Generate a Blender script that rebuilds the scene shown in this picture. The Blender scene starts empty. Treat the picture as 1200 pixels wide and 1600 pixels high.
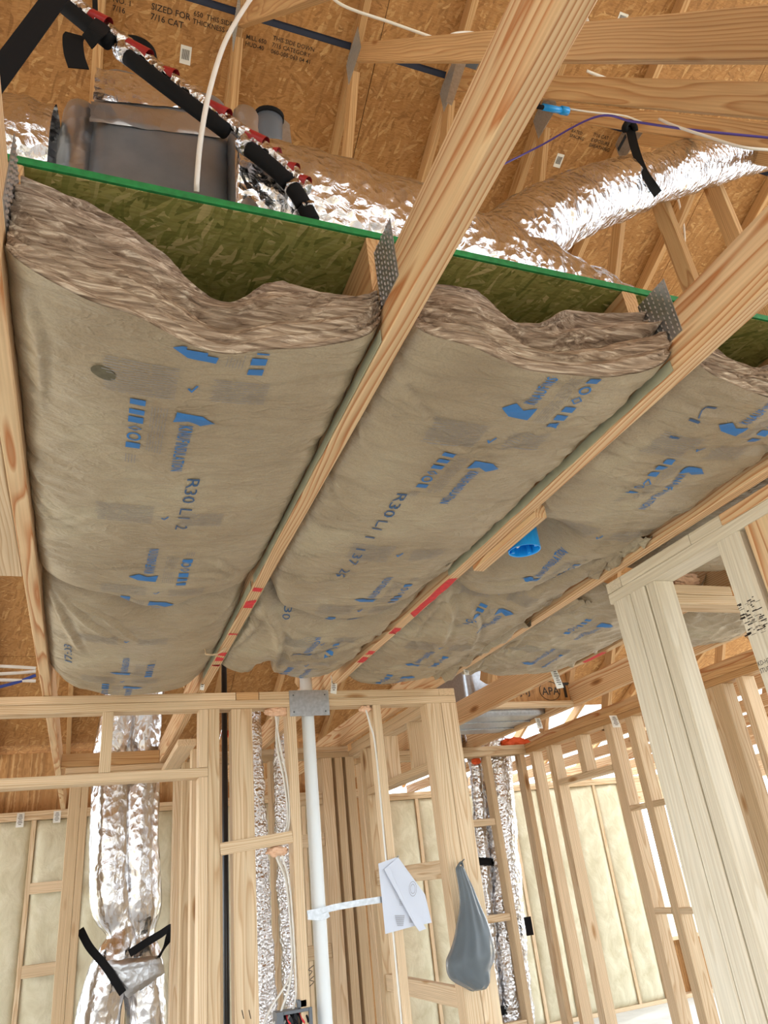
import bpy, bmesh, math, random
from mathutils import Vector, Matrix, noise
random.seed(7)
scene = bpy.context.scene
col = scene.collection
sin, cos, pi, exp, sqrt = math.sin, math.cos, math.pi, math.exp, math.sqrt

# ------------------------------------------------------------------ camera
YAW, PIT, ROL, FPX = 0.4034, 0.4609, -0.1164, 1150.0
CAM = Vector((0, 0, 1.575))
_f = Vector((sin(YAW)*cos(PIT), cos(YAW)*cos(PIT), sin(PIT)))
_r = Vector((cos(YAW), -sin(YAW), 0)); _u = _r.cross(_f)
CR = _r*cos(ROL) + _u*sin(ROL); CU = -_r*sin(ROL) + _u*cos(ROL); CF = _f
cd = bpy.data.cameras.new('camera'); cam = bpy.data.objects.new('camera', cd); col.objects.link(cam)
cd.sensor_fit = 'VERTICAL'; cd.sensor_height = 24; cd.sensor_width = 18; cd.lens = FPX/1600*24
cd.clip_start = 0.02; cd.clip_end = 200
cam.matrix_world = Matrix((( CR.x, CU.x, -CF.x, CAM.x), (CR.y, CU.y, -CF.y, CAM.y), (CR.z, CU.z, -CF.z, CAM.z), (0, 0, 0, 1)))
scene.camera = cam

# ------------------------------------------------------------------ world, sun, exposure
w = bpy.data.worlds.new('world'); scene.world = w; w.use_nodes = True
bg = w.node_tree.nodes['Background']; bg.inputs[0].default_value = (0.84, 0.93, 1.0, 1); bg.inputs[1].default_value = 2.6
scene.view_settings.view_transform = 'Standard'; scene.view_settings.look = 'None'
scene.view_settings.gamma = 1.0; scene.view_settings.use_curve_mapping = False
scene.view_settings.exposure = 0.98
sl = bpy.data.lights.new('sun', 'SUN'); sl.energy = 0.6; sl.angle = 0.05; sl.color = (1, .96, .90)
so = bpy.data.objects.new('sun', sl); col.objects.link(so)
so.rotation_euler = Vector((-0.75, -0.35, -0.8)).to_track_quat('-Z', 'Y').to_euler()
so.location = (10, 5, 12)

# ------------------------------------------------------------------ pixel -> point on a plane of the place
def W(px, py, ax, v):
    d = CR*((px-600)/FPX) + CU*((800-py)/FPX) + CF
    i = 'xyz'.index(ax); t = (v-CAM[i])/d[i]
    return CAM + d*t

# ------------------------------------------------------------------ object helpers
WM = {}
def link(o, parent=None, M=None):
    col.objects.link(o)
    M = M or Matrix.Identity(4)
    if parent is not None:
        o.parent = parent
        o.matrix_parent_inverse = Matrix.Identity(4)
        o.matrix_basis = WM[parent].inverted() @ M
    else:
        o.matrix_basis = M
    WM[o] = M
    return o
def tag(o, label, cat=None, group=None, kind=None):
    o['label'] = label
    if cat: o['category'] = cat
    if group: o['group'] = group
    if kind: o['kind'] = kind
    return o
def thing(name, label, cat, loc=(0, 0, 0), group=None, kind=None):
    o = bpy.data.objects.new(name, None); o.empty_display_size = .05
    link(o, None, Matrix.Translation(Vector(loc)))
    return tag(o, label, cat, group, kind)
def mobj(name, verts, faces, mat, parent=None, smooth=False, M=None):
    me = bpy.data.meshes.new(name); me.from_pydata([tuple(v) for v in verts], [], faces); me.update()
    if mat: me.materials.append(mat)
    if smooth: me.polygons.foreach_set('use_smooth', [True]*len(me.polygons))
    o = bpy.data.objects.new(name, me)
    return link(o, parent, M)
def wmesh(name, verts, faces, mat, parent=None, smooth=False, origin=None):
    """vertices in world coordinates; origin set at their mean (or given)"""
    vs = [Vector(v) for v in verts]
    if origin is None:
        lo = Vector([min(v[i] for v in vs) for i in range(3)]); hi = Vector([max(v[i] for v in vs) for i in range(3)])
        origin = (lo+hi)/2
    origin = Vector(origin)
    return mobj(name, [v-origin for v in vs], faces, mat, parent, smooth, Matrix.Translation(origin))
def prism_box(L, w, t, ch=.0025):
    """box along local X with chamfered long edges"""
    ch = min(ch, w*.2, t*.2)
    a, b = w/2, t/2
    sec = [(a, -b+ch), (a, b-ch), (a-ch, b), (-a+ch, b), (-a, b-ch), (-a, -b+ch), (-a+ch, -b), (a-ch, -b)]
    vs = [(-L/2, y, z) for y, z in sec] + [(L/2, y, z) for y, z in sec]
    fs = [(i, (i+1) % 8, 8+(i+1) % 8, 8+i) for i in range(8)] + [tuple(range(7, -1, -1)), tuple(range(8, 16))]
    return vs, fs
def board(name, p0, p1, w, t, mat, parent=None, wdir=(0, 0, 1), ch=.0025):
    """timber from p0 to p1; w measured along wdir, t across"""
    p0, p1 = Vector(p0), Vector(p1); X = (p1-p0); L = X.length; X.normalize()
    Y = Vector(wdir); Y = (Y - X*Y.dot(X)).normalized(); Z = X.cross(Y)
    c = (p0+p1)/2
    M = Matrix(((X.x, Y.x, Z.x, c.x), (X.y, Y.y, Z.y, c.y), (X.z, Y.z, Z.z, c.z), (0, 0, 0, 1)))
    vs, fs = prism_box(L, w, t, ch)
    return mobj(name, vs, fs, mat, parent, False, M)
def abox(name, x0, x1, y0, y1, z0, z1, mat, parent=None, ch=.0025):
    d = [x1-x0, y1-y0, z1-z0]; c = Vector(((x0+x1)/2, (y0+y1)/2, (z0+z1)/2)); i = d.index(max(d))
    ax = [Vector((1, 0, 0)), Vector((0, 1, 0)), Vector((0, 0, 1))]
    j = (i+1) % 3; k = (i+2) % 3
    return board(name, c-ax[i]*d[i]/2, c+ax[i]*d[i]/2, d[j], d[k], mat, parent, ax[j], ch)
def catmull(pts, n=8):
    P = [Vector(p) for p in pts]
    if len(P) < 3:
        return [P[0].lerp(P[1], i/n) for i in range(n+1)]
    Q = [P[0]*2-P[1]] + P + [P[-1]*2-P[-2]]; out = []
    for i in range(1, len(Q)-2):
        a, b, c, d = Q[i-1], Q[i], Q[i+1], Q[i+2]
        for k in range(n):
            t = k/n
            out.append(.5*((2*b) + (c-a)*t + (2*a-5*b+4*c-d)*t*t + (3*b-a-3*c+d)*t**3))
    out.append(P[-1]); return out
def frames(path):
    T = [(path[min(i+1, len(path)-1)]-path[max(i-1, 0)]).normalized() for i in range(len(path))]
    up = Vector((0, 0, 1)) if abs(T[0].z) < .9 else Vector((0, 1, 0))
    N = [(up - T[0]*up.dot(T[0])).normalized()]
    for i in range(1, len(path)):
        n = N[-1] - T[i]*N[-1].dot(T[i]); N.append(n.normalized())
    return T, N
def tube(name, pts, rad, mat, parent=None, n=12, sub=8, disp=None, caps=True, smooth=True, origin=None, flat=1.0):
    path = catmull(pts, sub); T, N = frames(path); vs, fs = [], []
    s = 0
    for i, p in enumerate(path):
        if i: s += (p-path[i-1]).length
        B = T[i].cross(N[i])
        r = rad(s, i/(len(path)-1)) if callable(rad) else rad
        for k in range(n):
            a = 2*pi*k/n
            rr = r + (disp(s, a) if disp else 0)
            vs.append(p + N[i]*cos(a)*rr*flat + B*sin(a)*rr)
    m = len(path)
    for i in range(m-1):
        for k in range(n):
            a, b = i*n+k, i*n+(k+1) % n
            fs.append((a, b, b+n, a+n))
    if caps:
        fs.append(tuple(range(n-1, -1, -1))); fs.append(tuple(range((m-1)*n, m*n)))
    return wmesh(name, vs, fs, mat, parent, smooth, origin)
def ribbon(name, pts, width, thick, mat, parent=None, side=(0, 0, 1), sub=8, smooth=False):
    """flat strap of given width (along side) swept along pts"""
    path = catmull(pts, sub); vs, fs = [], []
    m = len(path); side0 = Vector(side)
    for i, p in enumerate(path):
        T = (path[min(i+1, m-1)]-path[max(i-1, 0)]).normalized()
        S = (side0 - T*side0.dot(T))
        S = S.normalized() if S.length > 1e-4 else Vector((1, 0, 0))
        Nn = T.cross(S)
        for a, b in ((1, 1), (-1, 1), (-1, -1), (1, -1)):
            vs.append(p + S*a*width/2 + Nn*b*thick/2)
    for i in range(m-1):
        for k in range(4):
            a, b = i*4+k, i*4+(k+1) % 4
            fs.append((a, b, b+4, a+4))
    fs.append((3, 2, 1, 0)); fs.append(tuple((m-1)*4+k for k in range(4)))
    return wmesh(name, vs, fs, mat, parent, smooth)
_tc = {}
def text_mesh(txt, size=1.0, bold=0.0):
    """flat glyph polygons: (verts2d, faces), origin left baseline, cap height about .7*size"""
    key = (txt, bold)
    if key not in _tc:
        cu = bpy.data.curves.new('t', 'FONT'); cu.body = txt; cu.size = 1.0; cu.resolution_u = 2; cu.offset = bold; cu.space_character = 1.12 if bold > .015 else 1.0
        ob = bpy.data.objects.new('t', cu); col.objects.link(ob)
        dg = bpy.context.evaluated_depsgraph_get()
        me = bpy.data.meshes.new_from_object(ob.evaluated_get(dg))
        _tc[key] = ([(v.co.x, v.co.y) for v in me.vertices], [tuple(p.vertices) for p in me.polygons])
        bpy.data.objects.remove(ob); bpy.data.meshes.remove(me); bpy.data.curves.remove(cu)
    vs, fs = _tc[key]
    return [(x*size, y*size) for x, y in vs], fs
class Flat:
    """collects 2-d polygons to be laid on a surface"""
    def __init__(s): s.v, s.f = [], []
    def poly(s, pts):
        n = len(s.v); s.v += pts; s.f.append(tuple(range(n, n+len(pts))))
    def rect(s, x0, y0, x1, y1): s.poly([(x0, y0), (x1, y0), (x1, y1), (x0, y1)])
    def add(s, vf, fn=lambda x, y: (x, y)):
        n = len(s.v); s.v += [fn(x, y) for x, y in vf[0]]; s.f += [tuple(i+n for i in p) for p in vf[1]]

# ------------------------------------------------------------------ materials
def newmat(name):
    m = bpy.data.materials.new(name); m.use_nodes = True
    nt = m.node_tree; b = nt.nodes['Principled BSDF']
    return m, nt, b
def nd(nt, t, **kw):
    n = nt.nodes.new(t)
    for k, v in kw.items():
        if k.startswith('i_'):
            key = k[2:]; key = int(key) if key.isdigit() else key.replace('_', ' ')
            n.inputs[key].default_value = v
        else: setattr(n, k, v)
    return n
def ramp(nt, stops, interp='LINEAR'):
    r = nt.nodes.new('ShaderNodeValToRGB'); r.color_ramp.interpolation = interp
    e = r.color_ramp.elements
    while len(e) < len(stops): e.new(.5)
    for k, (p, c) in enumerate(stops):
        e[k].position = p; e[k].color = (*c, 1) if len(c) == 3 else c
    return r
def sc(r, g, b):
    f = lambda c: (c/255/12.92) if c/255 <= .04045 else ((c/255+.055)/1.055)**2.4
    return (f(r), f(g), f(b))
def plain(name, c, rough=.5, metal=0.0, spec=.5, bump=0, bscale=40, var=0.0, trans=0.0):
    m, nt, b = newmat(name)
    b.inputs['Base Color'].default_value = (*c, 1); b.inputs['Roughness'].default_value = rough
    b.inputs['Metallic'].default_value = metal; b.inputs['Specular IOR Level'].default_value = spec
    if bump or var:
        tc = nd(nt, 'ShaderNodeTexCoord'); nz = nd(nt, 'ShaderNodeTexNoise', i_Scale=bscale, i_Detail=4.0)
        nt.links.new(tc.outputs['Object'], nz.inputs['Vector'])
        if bump:
            bp = nd(nt, 'ShaderNodeBump', i_Strength=bump, i_Distance=.01)
            nt.links.new(nz.outputs['Fac'], bp.inputs['Height']); nt.links.new(bp.outputs[0], b.inputs['Normal'])
        if var:
            r = ramp(nt, [(.3, tuple(max(0, x*(1-var)) for x in c)), (.7, tuple(min(1, x*(1+var)) for x in c))])
            nt.links.new(nz.outputs['Fac'], r.inputs[0]); nt.links.new(r.outputs[0], b.inputs['Base Color'])
    return m
def wood(name, light, dark, ring=46, contrast=1.0, tint=.18, rough=.62, knots=True):
    m, nt, b = newmat(name); L = nt.links.new
    tc = nd(nt, 'ShaderNodeTexCoord'); oi = nd(nt, 'ShaderNodeObjectInfo')
    cx = nd(nt, 'ShaderNodeCombineXYZ')
    for k, (mul, add) in enumerate(((37.0, 0), (.22, -.16), (.15, .03))):
        ma = nd(nt, 'ShaderNodeMath', operation='MULTIPLY_ADD', i_1=mul, i_2=add); L(oi.outputs['Random'], ma.inputs[0]); L(ma.outputs[0], cx.inputs[k])
    va = nd(nt, 'ShaderNodeVectorMath', operation='ADD'); L(tc.outputs['Object'], va.inputs[0]); L(cx.outputs[0], va.inputs[1])
    # gentle wander of the grain along the board
    mp = nd(nt, 'ShaderNodeMapping'); mp.inputs['Scale'].default_value = (.5, 5, 5); L(va.outputs[0], mp.inputs[0])
    wz = nd(nt, 'ShaderNodeTexNoise', i_Scale=1.6, i_Detail=2.0); L(mp.outputs[0], wz.inputs['Vector'])
    wsub = nd(nt, 'ShaderNodeVectorMath', operation='SUBTRACT'); L(wz.outputs['Color'], wsub.inputs[0]); wsub.inputs[1].default_value = (.5, .5, .5)
    wm = nd(nt, 'ShaderNodeVectorMath', operation='MULTIPLY'); L(wsub.outputs[0], wm.inputs[0]); wm.inputs[1].default_value = (0, .085, .085)
    v2 = nd(nt, 'ShaderNodeVectorMath', operation='ADD'); L(va.outputs[0], v2.inputs[0]); L(wm.outputs[0], v2.inputs[1])
    wv = nd(nt, 'ShaderNodeTexWave', wave_type='RINGS', rings_direction='X', wave_profile='SAW', i_Scale=ring, i_Distortion=1.2, i_Detail=2.0); wv.inputs['Detail Scale'].default_value = .6
    mp2 = nd(nt, 'ShaderNodeMapping'); mp2.inputs['Scale'].default_value = (.12, 1, 1); L(v2.outputs[0], mp2.inputs[0]); L(mp2.outputs[0], wv.inputs['Vector'])
    mid = tuple(l*.72+d*.28 for l, d in zip(light, dark))
    dk = tuple(l+(d-l)*contrast for l, d in zip(light, dark))
    r1 = ramp(nt, [(0, light), (.55, mid), (.86, dk), (1, light)]); L(wv.outputs['Fac'], r1.inputs[0])
    # fibres
    mp3 = nd(nt, 'ShaderNodeMapping'); mp3.inputs['Scale'].default_value = (3, 140, 140); L(va.outputs[0], mp3.inputs[0])
    fz = nd(nt, 'ShaderNodeTexNoise', i_Scale=1.0, i_Detail=3.0); L(mp3.outputs[0], fz.inputs['Vector'])
    rf = ramp(nt, [(.3, (.80, .78, .74)), (.65, (1.06, 1.05, 1.04))]); L(fz.outputs['Fac'], rf.inputs[0])
    mx = nd(nt, 'ShaderNodeMix', data_type='RGBA', blend_type='MULTIPLY', i_0=.75); L(r1.outputs[0], mx.inputs[6]); L(rf.outputs[0], mx.inputs[7])
    # tone of the single board
    h2 = nd(nt, 'ShaderNodeMath', operation='MULTIPLY', i_1=7.31); L(oi.outputs['Random'], h2.inputs[0])
    fr = nd(nt, 'ShaderNodeMath', operation='FRACT'); L(h2.outputs[0], fr.inputs[0])
    rt = ramp(nt, [(0, (1-tint, 1-tint*1.15, 1-tint*1.45)), (.5, (1, 1, 1)), (1, (1+tint*.35, 1+tint*.4, 1+tint*.5))]); L(fr.outputs[0], rt.inputs[0])
    mt = nd(nt, 'ShaderNodeMix', data_type='RGBA', blend_type='MULTIPLY', i_0=1.0); L(mx.outputs[2], mt.inputs[6]); L(rt.outputs[0], mt.inputs[7])
    last = mt.outputs[2]
    if knots:
        mk = nd(nt, 'ShaderNodeMapping'); mk.inputs['Scale'].default_value = (1.5, 5.2, 5.2); L(va.outputs[0], mk.inputs[0])
        vk = nd(nt, 'ShaderNodeTexVoronoi', i_Scale=1.0); L(mk.outputs[0], vk.inputs['Vector'])
        rk = ramp(nt, [(.035, (.32, .19, .10)), (.075, (.62, .45, .28)), (.12, (1, 1, 1))]); L(vk.outputs['Distance'], rk.inputs[0])
        mm = nd(nt, 'ShaderNodeMix', data_type='RGBA', blend_type='MULTIPLY', i_0=.9); L(last, mm.inputs[6]); L(rk.outputs[0], mm.inputs[7]); last = mm.outputs[2]
    L(last, b.inputs['Base Color']); b.inputs['Roughness'].default_value = rough; b.inputs['Specular IOR Level'].default_value = .3
    bp = nd(nt, 'ShaderNodeBump', i_Strength=.15, i_Distance=.004); L(fz.outputs['Fac'], bp.inputs['Height']); L(bp.outputs[0], b.inputs['Normal'])
    return m
def osb(name, palette, rough=.6, s=1.0):
    """strand board: layers of long flakes in different directions"""
    m, nt, b = newmat(name); L = nt.links.new
    tc = nd(nt, 'ShaderNodeTexCoord'); oi = nd(nt, 'ShaderNodeObjectInfo')
    ofs = nd(nt, 'ShaderNodeVectorMath', operation='SCALE'); ofs.inputs[0].default_value = (31, 17, 0)
    L(oi.outputs['Random'], ofs.inputs['Scale'])
    va = nd(nt, 'ShaderNodeVectorMath', operation='ADD'); L(tc.outputs['Object'], va.inputs[0]); L(ofs.outputs[0], va.inputs[1])
    wz = nd(nt, 'ShaderNodeTexNoise', i_Scale=9.0, i_Detail=3.0); L(va.outputs[0], wz.inputs['Vector'])
    ws = nd(nt, 'ShaderNodeVectorMath', operation='SCALE'); L(wz.outputs['Color'], ws.inputs[0]); ws.inputs['Scale'].default_value = .035
    vb = nd(nt, 'ShaderNodeVectorMath', operation='ADD'); L(va.outputs[0], vb.inputs[0]); L(ws.outputs[0], vb.inputs[1])
    vals, fine = [], []
    for k, ang in enumerate((.12, -.55, .7, 1.35)):
        mr = nd(nt, 'ShaderNodeMapping'); mr.inputs['Rotation'].default_value = (0, 0, ang); L(vb.outputs[0], mr.inputs[0])
        ms = nd(nt, 'ShaderNodeMapping'); ms.inputs['Scale'].default_value = (9*s, 46*s, 1); ms.inputs['Location'].default_value = (k*3.3, k*5.1, 0); L(mr.outputs[0], ms.inputs[0])
        vo = nd(nt, 'ShaderNodeTexVoronoi', i_Scale=1.0, voronoi_dimensions='2D'); L(ms.outputs[0], vo.inputs['Vector'])
        sx = nd(nt, 'ShaderNodeSeparateColor'); L(vo.outputs['Color'], sx.inputs[0])
        vals.append((sx.outputs[0], sx.outputs[1]))
    cur = vals[0][0]
    for k in range(1, 4):
        gt = nd(nt, 'ShaderNodeMath', operation='GREATER_THAN', i_1=.60); L(vals[k][1], gt.inputs[0])
        mx = nd(nt, 'ShaderNodeMix', data_type='FLOAT'); L(gt.outputs[0], mx.inputs[0]); L(cur, mx.inputs[2]); L(vals[k][0], mx.inputs[3]); cur = mx.outputs[0]
    rc = ramp(nt, palette); L(cur, rc.inputs[0])
    mg = nd(nt, 'ShaderNodeMapping'); mg.inputs['Scale'].default_value = (12, 90, 1); mg.inputs['Rotation'].default_value = (0, 0, .2); L(vb.outputs[0], mg.inputs[0])
    gz = nd(nt, 'ShaderNodeTexNoise', i_Scale=2.0, i_Detail=3.0); L(mg.outputs[0], gz.inputs['Vector'])
    rg = ramp(nt, [(.3, (.74, .70, .66)), (.6, (1.05, 1.05, 1.05))]); L(gz.outputs['Fac'], rg.inputs[0])
    mm = nd(nt, 'ShaderNodeMix', data_type='RGBA', blend_type='MULTIPLY', i_0=.8); L(rc.outputs[0], mm.inputs[6]); L(rg.outputs[0], mm.inputs[7])
    L(mm.outputs[2], b.inputs['Base Color']); b.inputs['Roughness'].default_value = rough; b.inputs['Specular IOR Level'].default_value = .3
    bp = nd(nt, 'ShaderNodeBump', i_Strength=.25, i_Distance=.004); L(cur, bp.inputs['Height']); L(bp.outputs[0], b.inputs['Normal'])
    return m
def foil(name, c=(.70, .70, .72), rough=.2, bs=26, strength=.6, stretch=(1, 1, 1)):
    m, nt, b = newmat(name); L = nt.links.new
    b.inputs['Base Color'].default_value = (*c, 1); b.inputs['Metallic'].default_value = 1.0; b.inputs['Roughness'].default_value = rough
    tc = nd(nt, 'ShaderNodeTexCoord'); mp = nd(nt, 'ShaderNodeMapping'); mp.inputs['Scale'].default_value = stretch; L(tc.outputs['Object'], mp.inputs[0])
    nz = nd(nt, 'ShaderNodeTexNoise', i_Scale=bs, i_Detail=5.0, i_Distortion=.8); L(mp.outputs[0], nz.inputs['Vector'])
    vo = nd(nt, 'ShaderNodeTexVoronoi', i_Scale=bs*1.3, feature='F1'); L(mp.outputs[0], vo.inputs['Vector'])
    ad = nd(nt, 'ShaderNodeMath', operation='ADD'); L(nz.outputs['Fac'], ad.inputs[0]); L(vo.outputs['Distance'], ad.inputs[1])
    bp = nd(nt, 'ShaderNodeBump', i_Strength=strength, i_Distance=.012); L(ad.outputs[0], bp.inputs['Height']); L(bp.outputs[0], b.inputs['Normal'])
    return m
def streaks(name, stops, scale, stretch, bump=.6, rough=.95, dist=.01, detail=6.0):
    """fibrous material: noise drawn out along an axis"""
    m, nt, b = newmat(name); L = nt.links.new
    tc = nd(nt, 'ShaderNodeTexCoord'); mp = nd(nt, 'ShaderNodeMapping'); mp.inputs['Scale'].default_value = stretch; L(tc.outputs['Object'], mp.inputs[0])
    nz = nd(nt, 'ShaderNodeTexNoise', i_Scale=scale, i_Detail=detail, i_Distortion=.6); nz.inputs['Roughness'].default_value = .65; L(mp.outputs[0], nz.inputs['Vector'])
    r = ramp(nt, stops); L(nz.outputs['Fac'], r.inputs[0]); L(r.outputs[0], b.inputs['Base Color'])
    b.inputs['Roughness'].default_value = rough; b.inputs['Specular IOR Level'].default_value = .1
    bp = nd(nt, 'ShaderNodeBump', i_Strength=bump, i_Distance=dist); L(nz.outputs['Fac'], bp.inputs['Height']); L(bp.outputs[0], b.inputs['Normal'])
    return m

M = {}
M['stud'] = wood('pale_pine', sc(222, 200, 168), sc(194, 160, 122), 40, .9)
M['chord'] = wood('orange_pine', sc(226, 198, 158), sc(186, 124, 76), 34, 1.0, .10)
M['attic'] = wood('attic_pine', sc(206, 170, 124), sc(172, 124, 78), 36, .9, .2)
M['post'] = wood('grey_pine', sc(222, 214, 196), sc(204, 190, 164), 36, .6, .06)
M['osb'] = osb('tan_strand_board', [(0, sc(150, 108, 64)), (.3, sc(172, 126, 76)), (.55, sc(182, 136, 84)), (.8, sc(164, 118, 68)), (1, sc(200, 160, 108))], s=1.6)
M['osbgreen'] = osb('green_strand_board', [(0, sc(112, 118, 60)), (.3, sc(150, 150, 84)), (.55, sc(168, 164, 100)), (.8, sc(132, 138, 72)), (1, sc(206, 194, 138))], .6, 2.6)
M['greenedge'] = plain('green_edge_paint', sc(28, 128, 66), .6, var=.25, bscale=60)
M['foil'] = foil('silver_foil', bs=32, strength=.45)
M['foilfine'] = foil('silver_foil_fine', rough=.22, bs=45, strength=.7)
M['foilsmooth'] = foil('silver_foil_smooth', rough=.2, bs=20, strength=.42, stretch=(1, 1, .7))
M['foiltape'] = foil('grey_foil_tape', (.50, .51, .53), .38, 18, .35)
M['duct'] = plain('grey_duct_wrap', sc(132, 136, 142), .38, .55, bump=.12, bscale=14, var=.12)
M['galv'] = plain('galvanised_steel', (.46, .49, .53), .36, .9, bump=.05, bscale=60, var=.14)
M['facing'] = None
M['flange'] = plain('grey_paper_flange', sc(176, 176, 150), .5, bump=.15, bscale=30, var=.08)
M['ink'] = plain('blue_print', sc(46, 112, 176), .55)
M['inkdark'] = plain('dark_blue_print', sc(52, 88, 130), .55)
M['inkgrey'] = plain('grey_print', sc(136, 134, 136), .6)
M['black'] = plain('black_webbing', (.010, .010, .011), .8, spec=.12)
M['blackink'] = plain('black_ink', sc(44, 34, 24), .7)
M['pencil'] = plain('pencil_mark', sc(110, 96, 76), .8)
M['pvc'] = plain('white_pvc', sc(222, 228, 232), .3)
M['cable'] = plain('white_cable', sc(228, 226, 220), .4)
M['cabledark'] = plain('black_cable', (.015, .016, .02), .35)
M['purple'] = plain('purple_wire', sc(76, 62, 150), .4)
M['bluewire'] = plain('blue_wire', sc(40, 66, 150), .4)
M['bluebox'] = plain('blue_plastic', sc(28, 158, 244), .32)
M['red'] = plain('red_paint', sc(208, 44, 52), .6, var=.2, bscale=50)
M['redtape'] = plain('red_tape', sc(150, 30, 34), .4)
M['foam'] = plain('peach_foam', sc(238, 196, 164), .8, bump=.7, bscale=90)
M['foamorange'] = plain('orange_foam', sc(232, 96, 44), .7, bump=.5, bscale=60)
M['paper'] = plain('white_paper', sc(206, 213, 228), .7)
M['label'] = plain('white_label', sc(232, 232, 228), .5)
M['plasticgrey'] = plain('grey_plastic', sc(92, 98, 106), .4)
M['underlay'] = plain('dark_blue_underlay', sc(40, 50, 74), .6)
M['concrete'] = plain('concrete', sc(196, 194, 188), .8, var=.08, bscale=6)
M['ground'] = plain('pale_dirt', sc(190, 172, 142), .9, var=.1, bscale=2)
M['batt_end'] = streaks('brown_glass_wool', [(.30, sc(98, 82, 70)), (.44, sc(148, 128, 110)), (.55, sc(184, 164, 144)), (.68, sc(236, 222, 202))], 9, (.55, 9, 22), .8, dist=.008)
M['wool'] = streaks('cream_glass_wool', [(.3, sc(192, 182, 152)), (.55, sc(212, 204, 178)), (.75, sc(226, 220, 200))], 7, (1, 1, .6), .5, dist=.02)
def facing_mat():
    m, nt, b = newmat('kraft_facing'); L = nt.links.new
    tc = nd(nt, 'ShaderNodeTexCoord')
    n1 = nd(nt, 'ShaderNodeTexNoise', i_Scale=3.5, i_Detail=5.0); L(tc.outputs['Object'], n1.inputs['Vector'])
    n2 = nd(nt, 'ShaderNodeTexNoise', i_Scale=260.0, i_Detail=2.0); L(tc.outputs['Object'], n2.inputs['Vector'])
    r = ramp(nt, [(.3, sc(150, 133, 108)), (.55, sc(166, 151, 126)), (.75, sc(182, 172, 146))]); L(n1.outputs['Fac'], r.inputs[0])
    r2 = ramp(nt, [(.35, (.82, .82, .82)), (.6, (1.05, 1.05, 1.05))]); L(n2.outputs['Fac'], r2.inputs[0])
    mx = nd(nt, 'ShaderNodeMix', data_type='RGBA', blend_type='MULTIPLY', i_0=.7); L(r.outputs[0], mx.inputs[6]); L(r2.outputs[0], mx.inputs[7])
    L(mx.outputs[2], b.inputs['Base Color']); b.inputs['Roughness'].default_value = .36; b.inputs['Specular IOR Level'].default_value = .55
    mp = nd(nt, 'ShaderNodeMapping'); mp.inputs['Scale'].default_value = (1, 2.2, 1); L(tc.outputs['Object'], mp.inputs[0])
    n3 = nd(nt, 'ShaderNodeTexNoise', i_Scale=16.0, i_Detail=6.0, i_Distortion=1.0); L(mp.outputs[0], n3.inputs['Vector'])
    n4 = nd(nt, 'ShaderNodeTexNoise', i_Scale=7.0, i_Detail=3.0, i_Distortion=1.6); L(mp.outputs[0], n4.inputs['Vector'])
    s4 = nd(nt, 'ShaderNodeMath', operation='SUBTRACT', i_1=.5); L(n4.outputs['Fac'], s4.inputs[0])
    a4 = nd(nt, 'ShaderNodeMath', operation='ABSOLUTE'); L(s4.outputs[0], a4.inputs[0])
    r4 = ramp(nt, [(0, (1, 1, 1)), (.06, (.35, .35, .35)), (.2, (0, 0, 0))]); L(a4.outputs[0], r4.inputs[0])
    ad = nd(nt, 'ShaderNodeMath', operation='MULTIPLY_ADD', i_1=.28); L(r4.outputs[0], ad.inputs[0]); L(n3.outputs['Fac'], ad.inputs[2])
    bp = nd(nt, 'ShaderNodeBump', i_Strength=.42, i_Distance=.012); L(ad.outputs[0], bp.inputs['Height']); L(bp.outputs[0], b.inputs['Normal'])
    return m
M['facing'] = facing_mat()
def bag_mat():
    m, nt, b = newmat('grey_thin_plastic'); L = nt.links.new
    b.inputs['Base Color'].default_value = (*sc(112, 120, 126), 1); b.inputs['Roughness'].default_value = .25
    b.inputs['Transmission Weight'].default_value = .25; b.inputs['IOR'].default_value = 1.2
    return m
M['bag'] = bag_mat()

# ================================================================== SETTING
ZC = 2.44                     # underside of the truss bottom chords = top of the walls
ZP = 2.364                    # underside of the double top plates
def X(px, py, Y): return W(px, py, 'y', Y).x
def Z(px, py, Y): return W(px, py, 'y', Y).z

g = wmesh('ground', [(-60, -60, -.16), (60, -60, -.16), (60, 60, -.16), (-60, 60, -.16)], [(0, 1, 2, 3)], M['ground'])  # unseen; included pale so it reflects light up into the house
tag(g, 'bare pale dirt around the house', 'ground', kind='structure')
fl = abox('floor', -5, 7.6, -5, 8.45, -.15, 0, M['concrete'])
tag(fl, 'pale dusty subfloor of the house under construction', 'floor', kind='structure')

# ---- roof deck: strand-board panels on a 6:12 slope
RP = .47
def roofz(Y): return 6.66 - RP*Y          # underside of the sheathing
SL = sqrt(1+RP*RP)
ceil = thing('ceiling', 'tan strand board roof deck seen from inside the attic', 'roof deck', (2, 2, 5.7), kind='structure')
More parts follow.
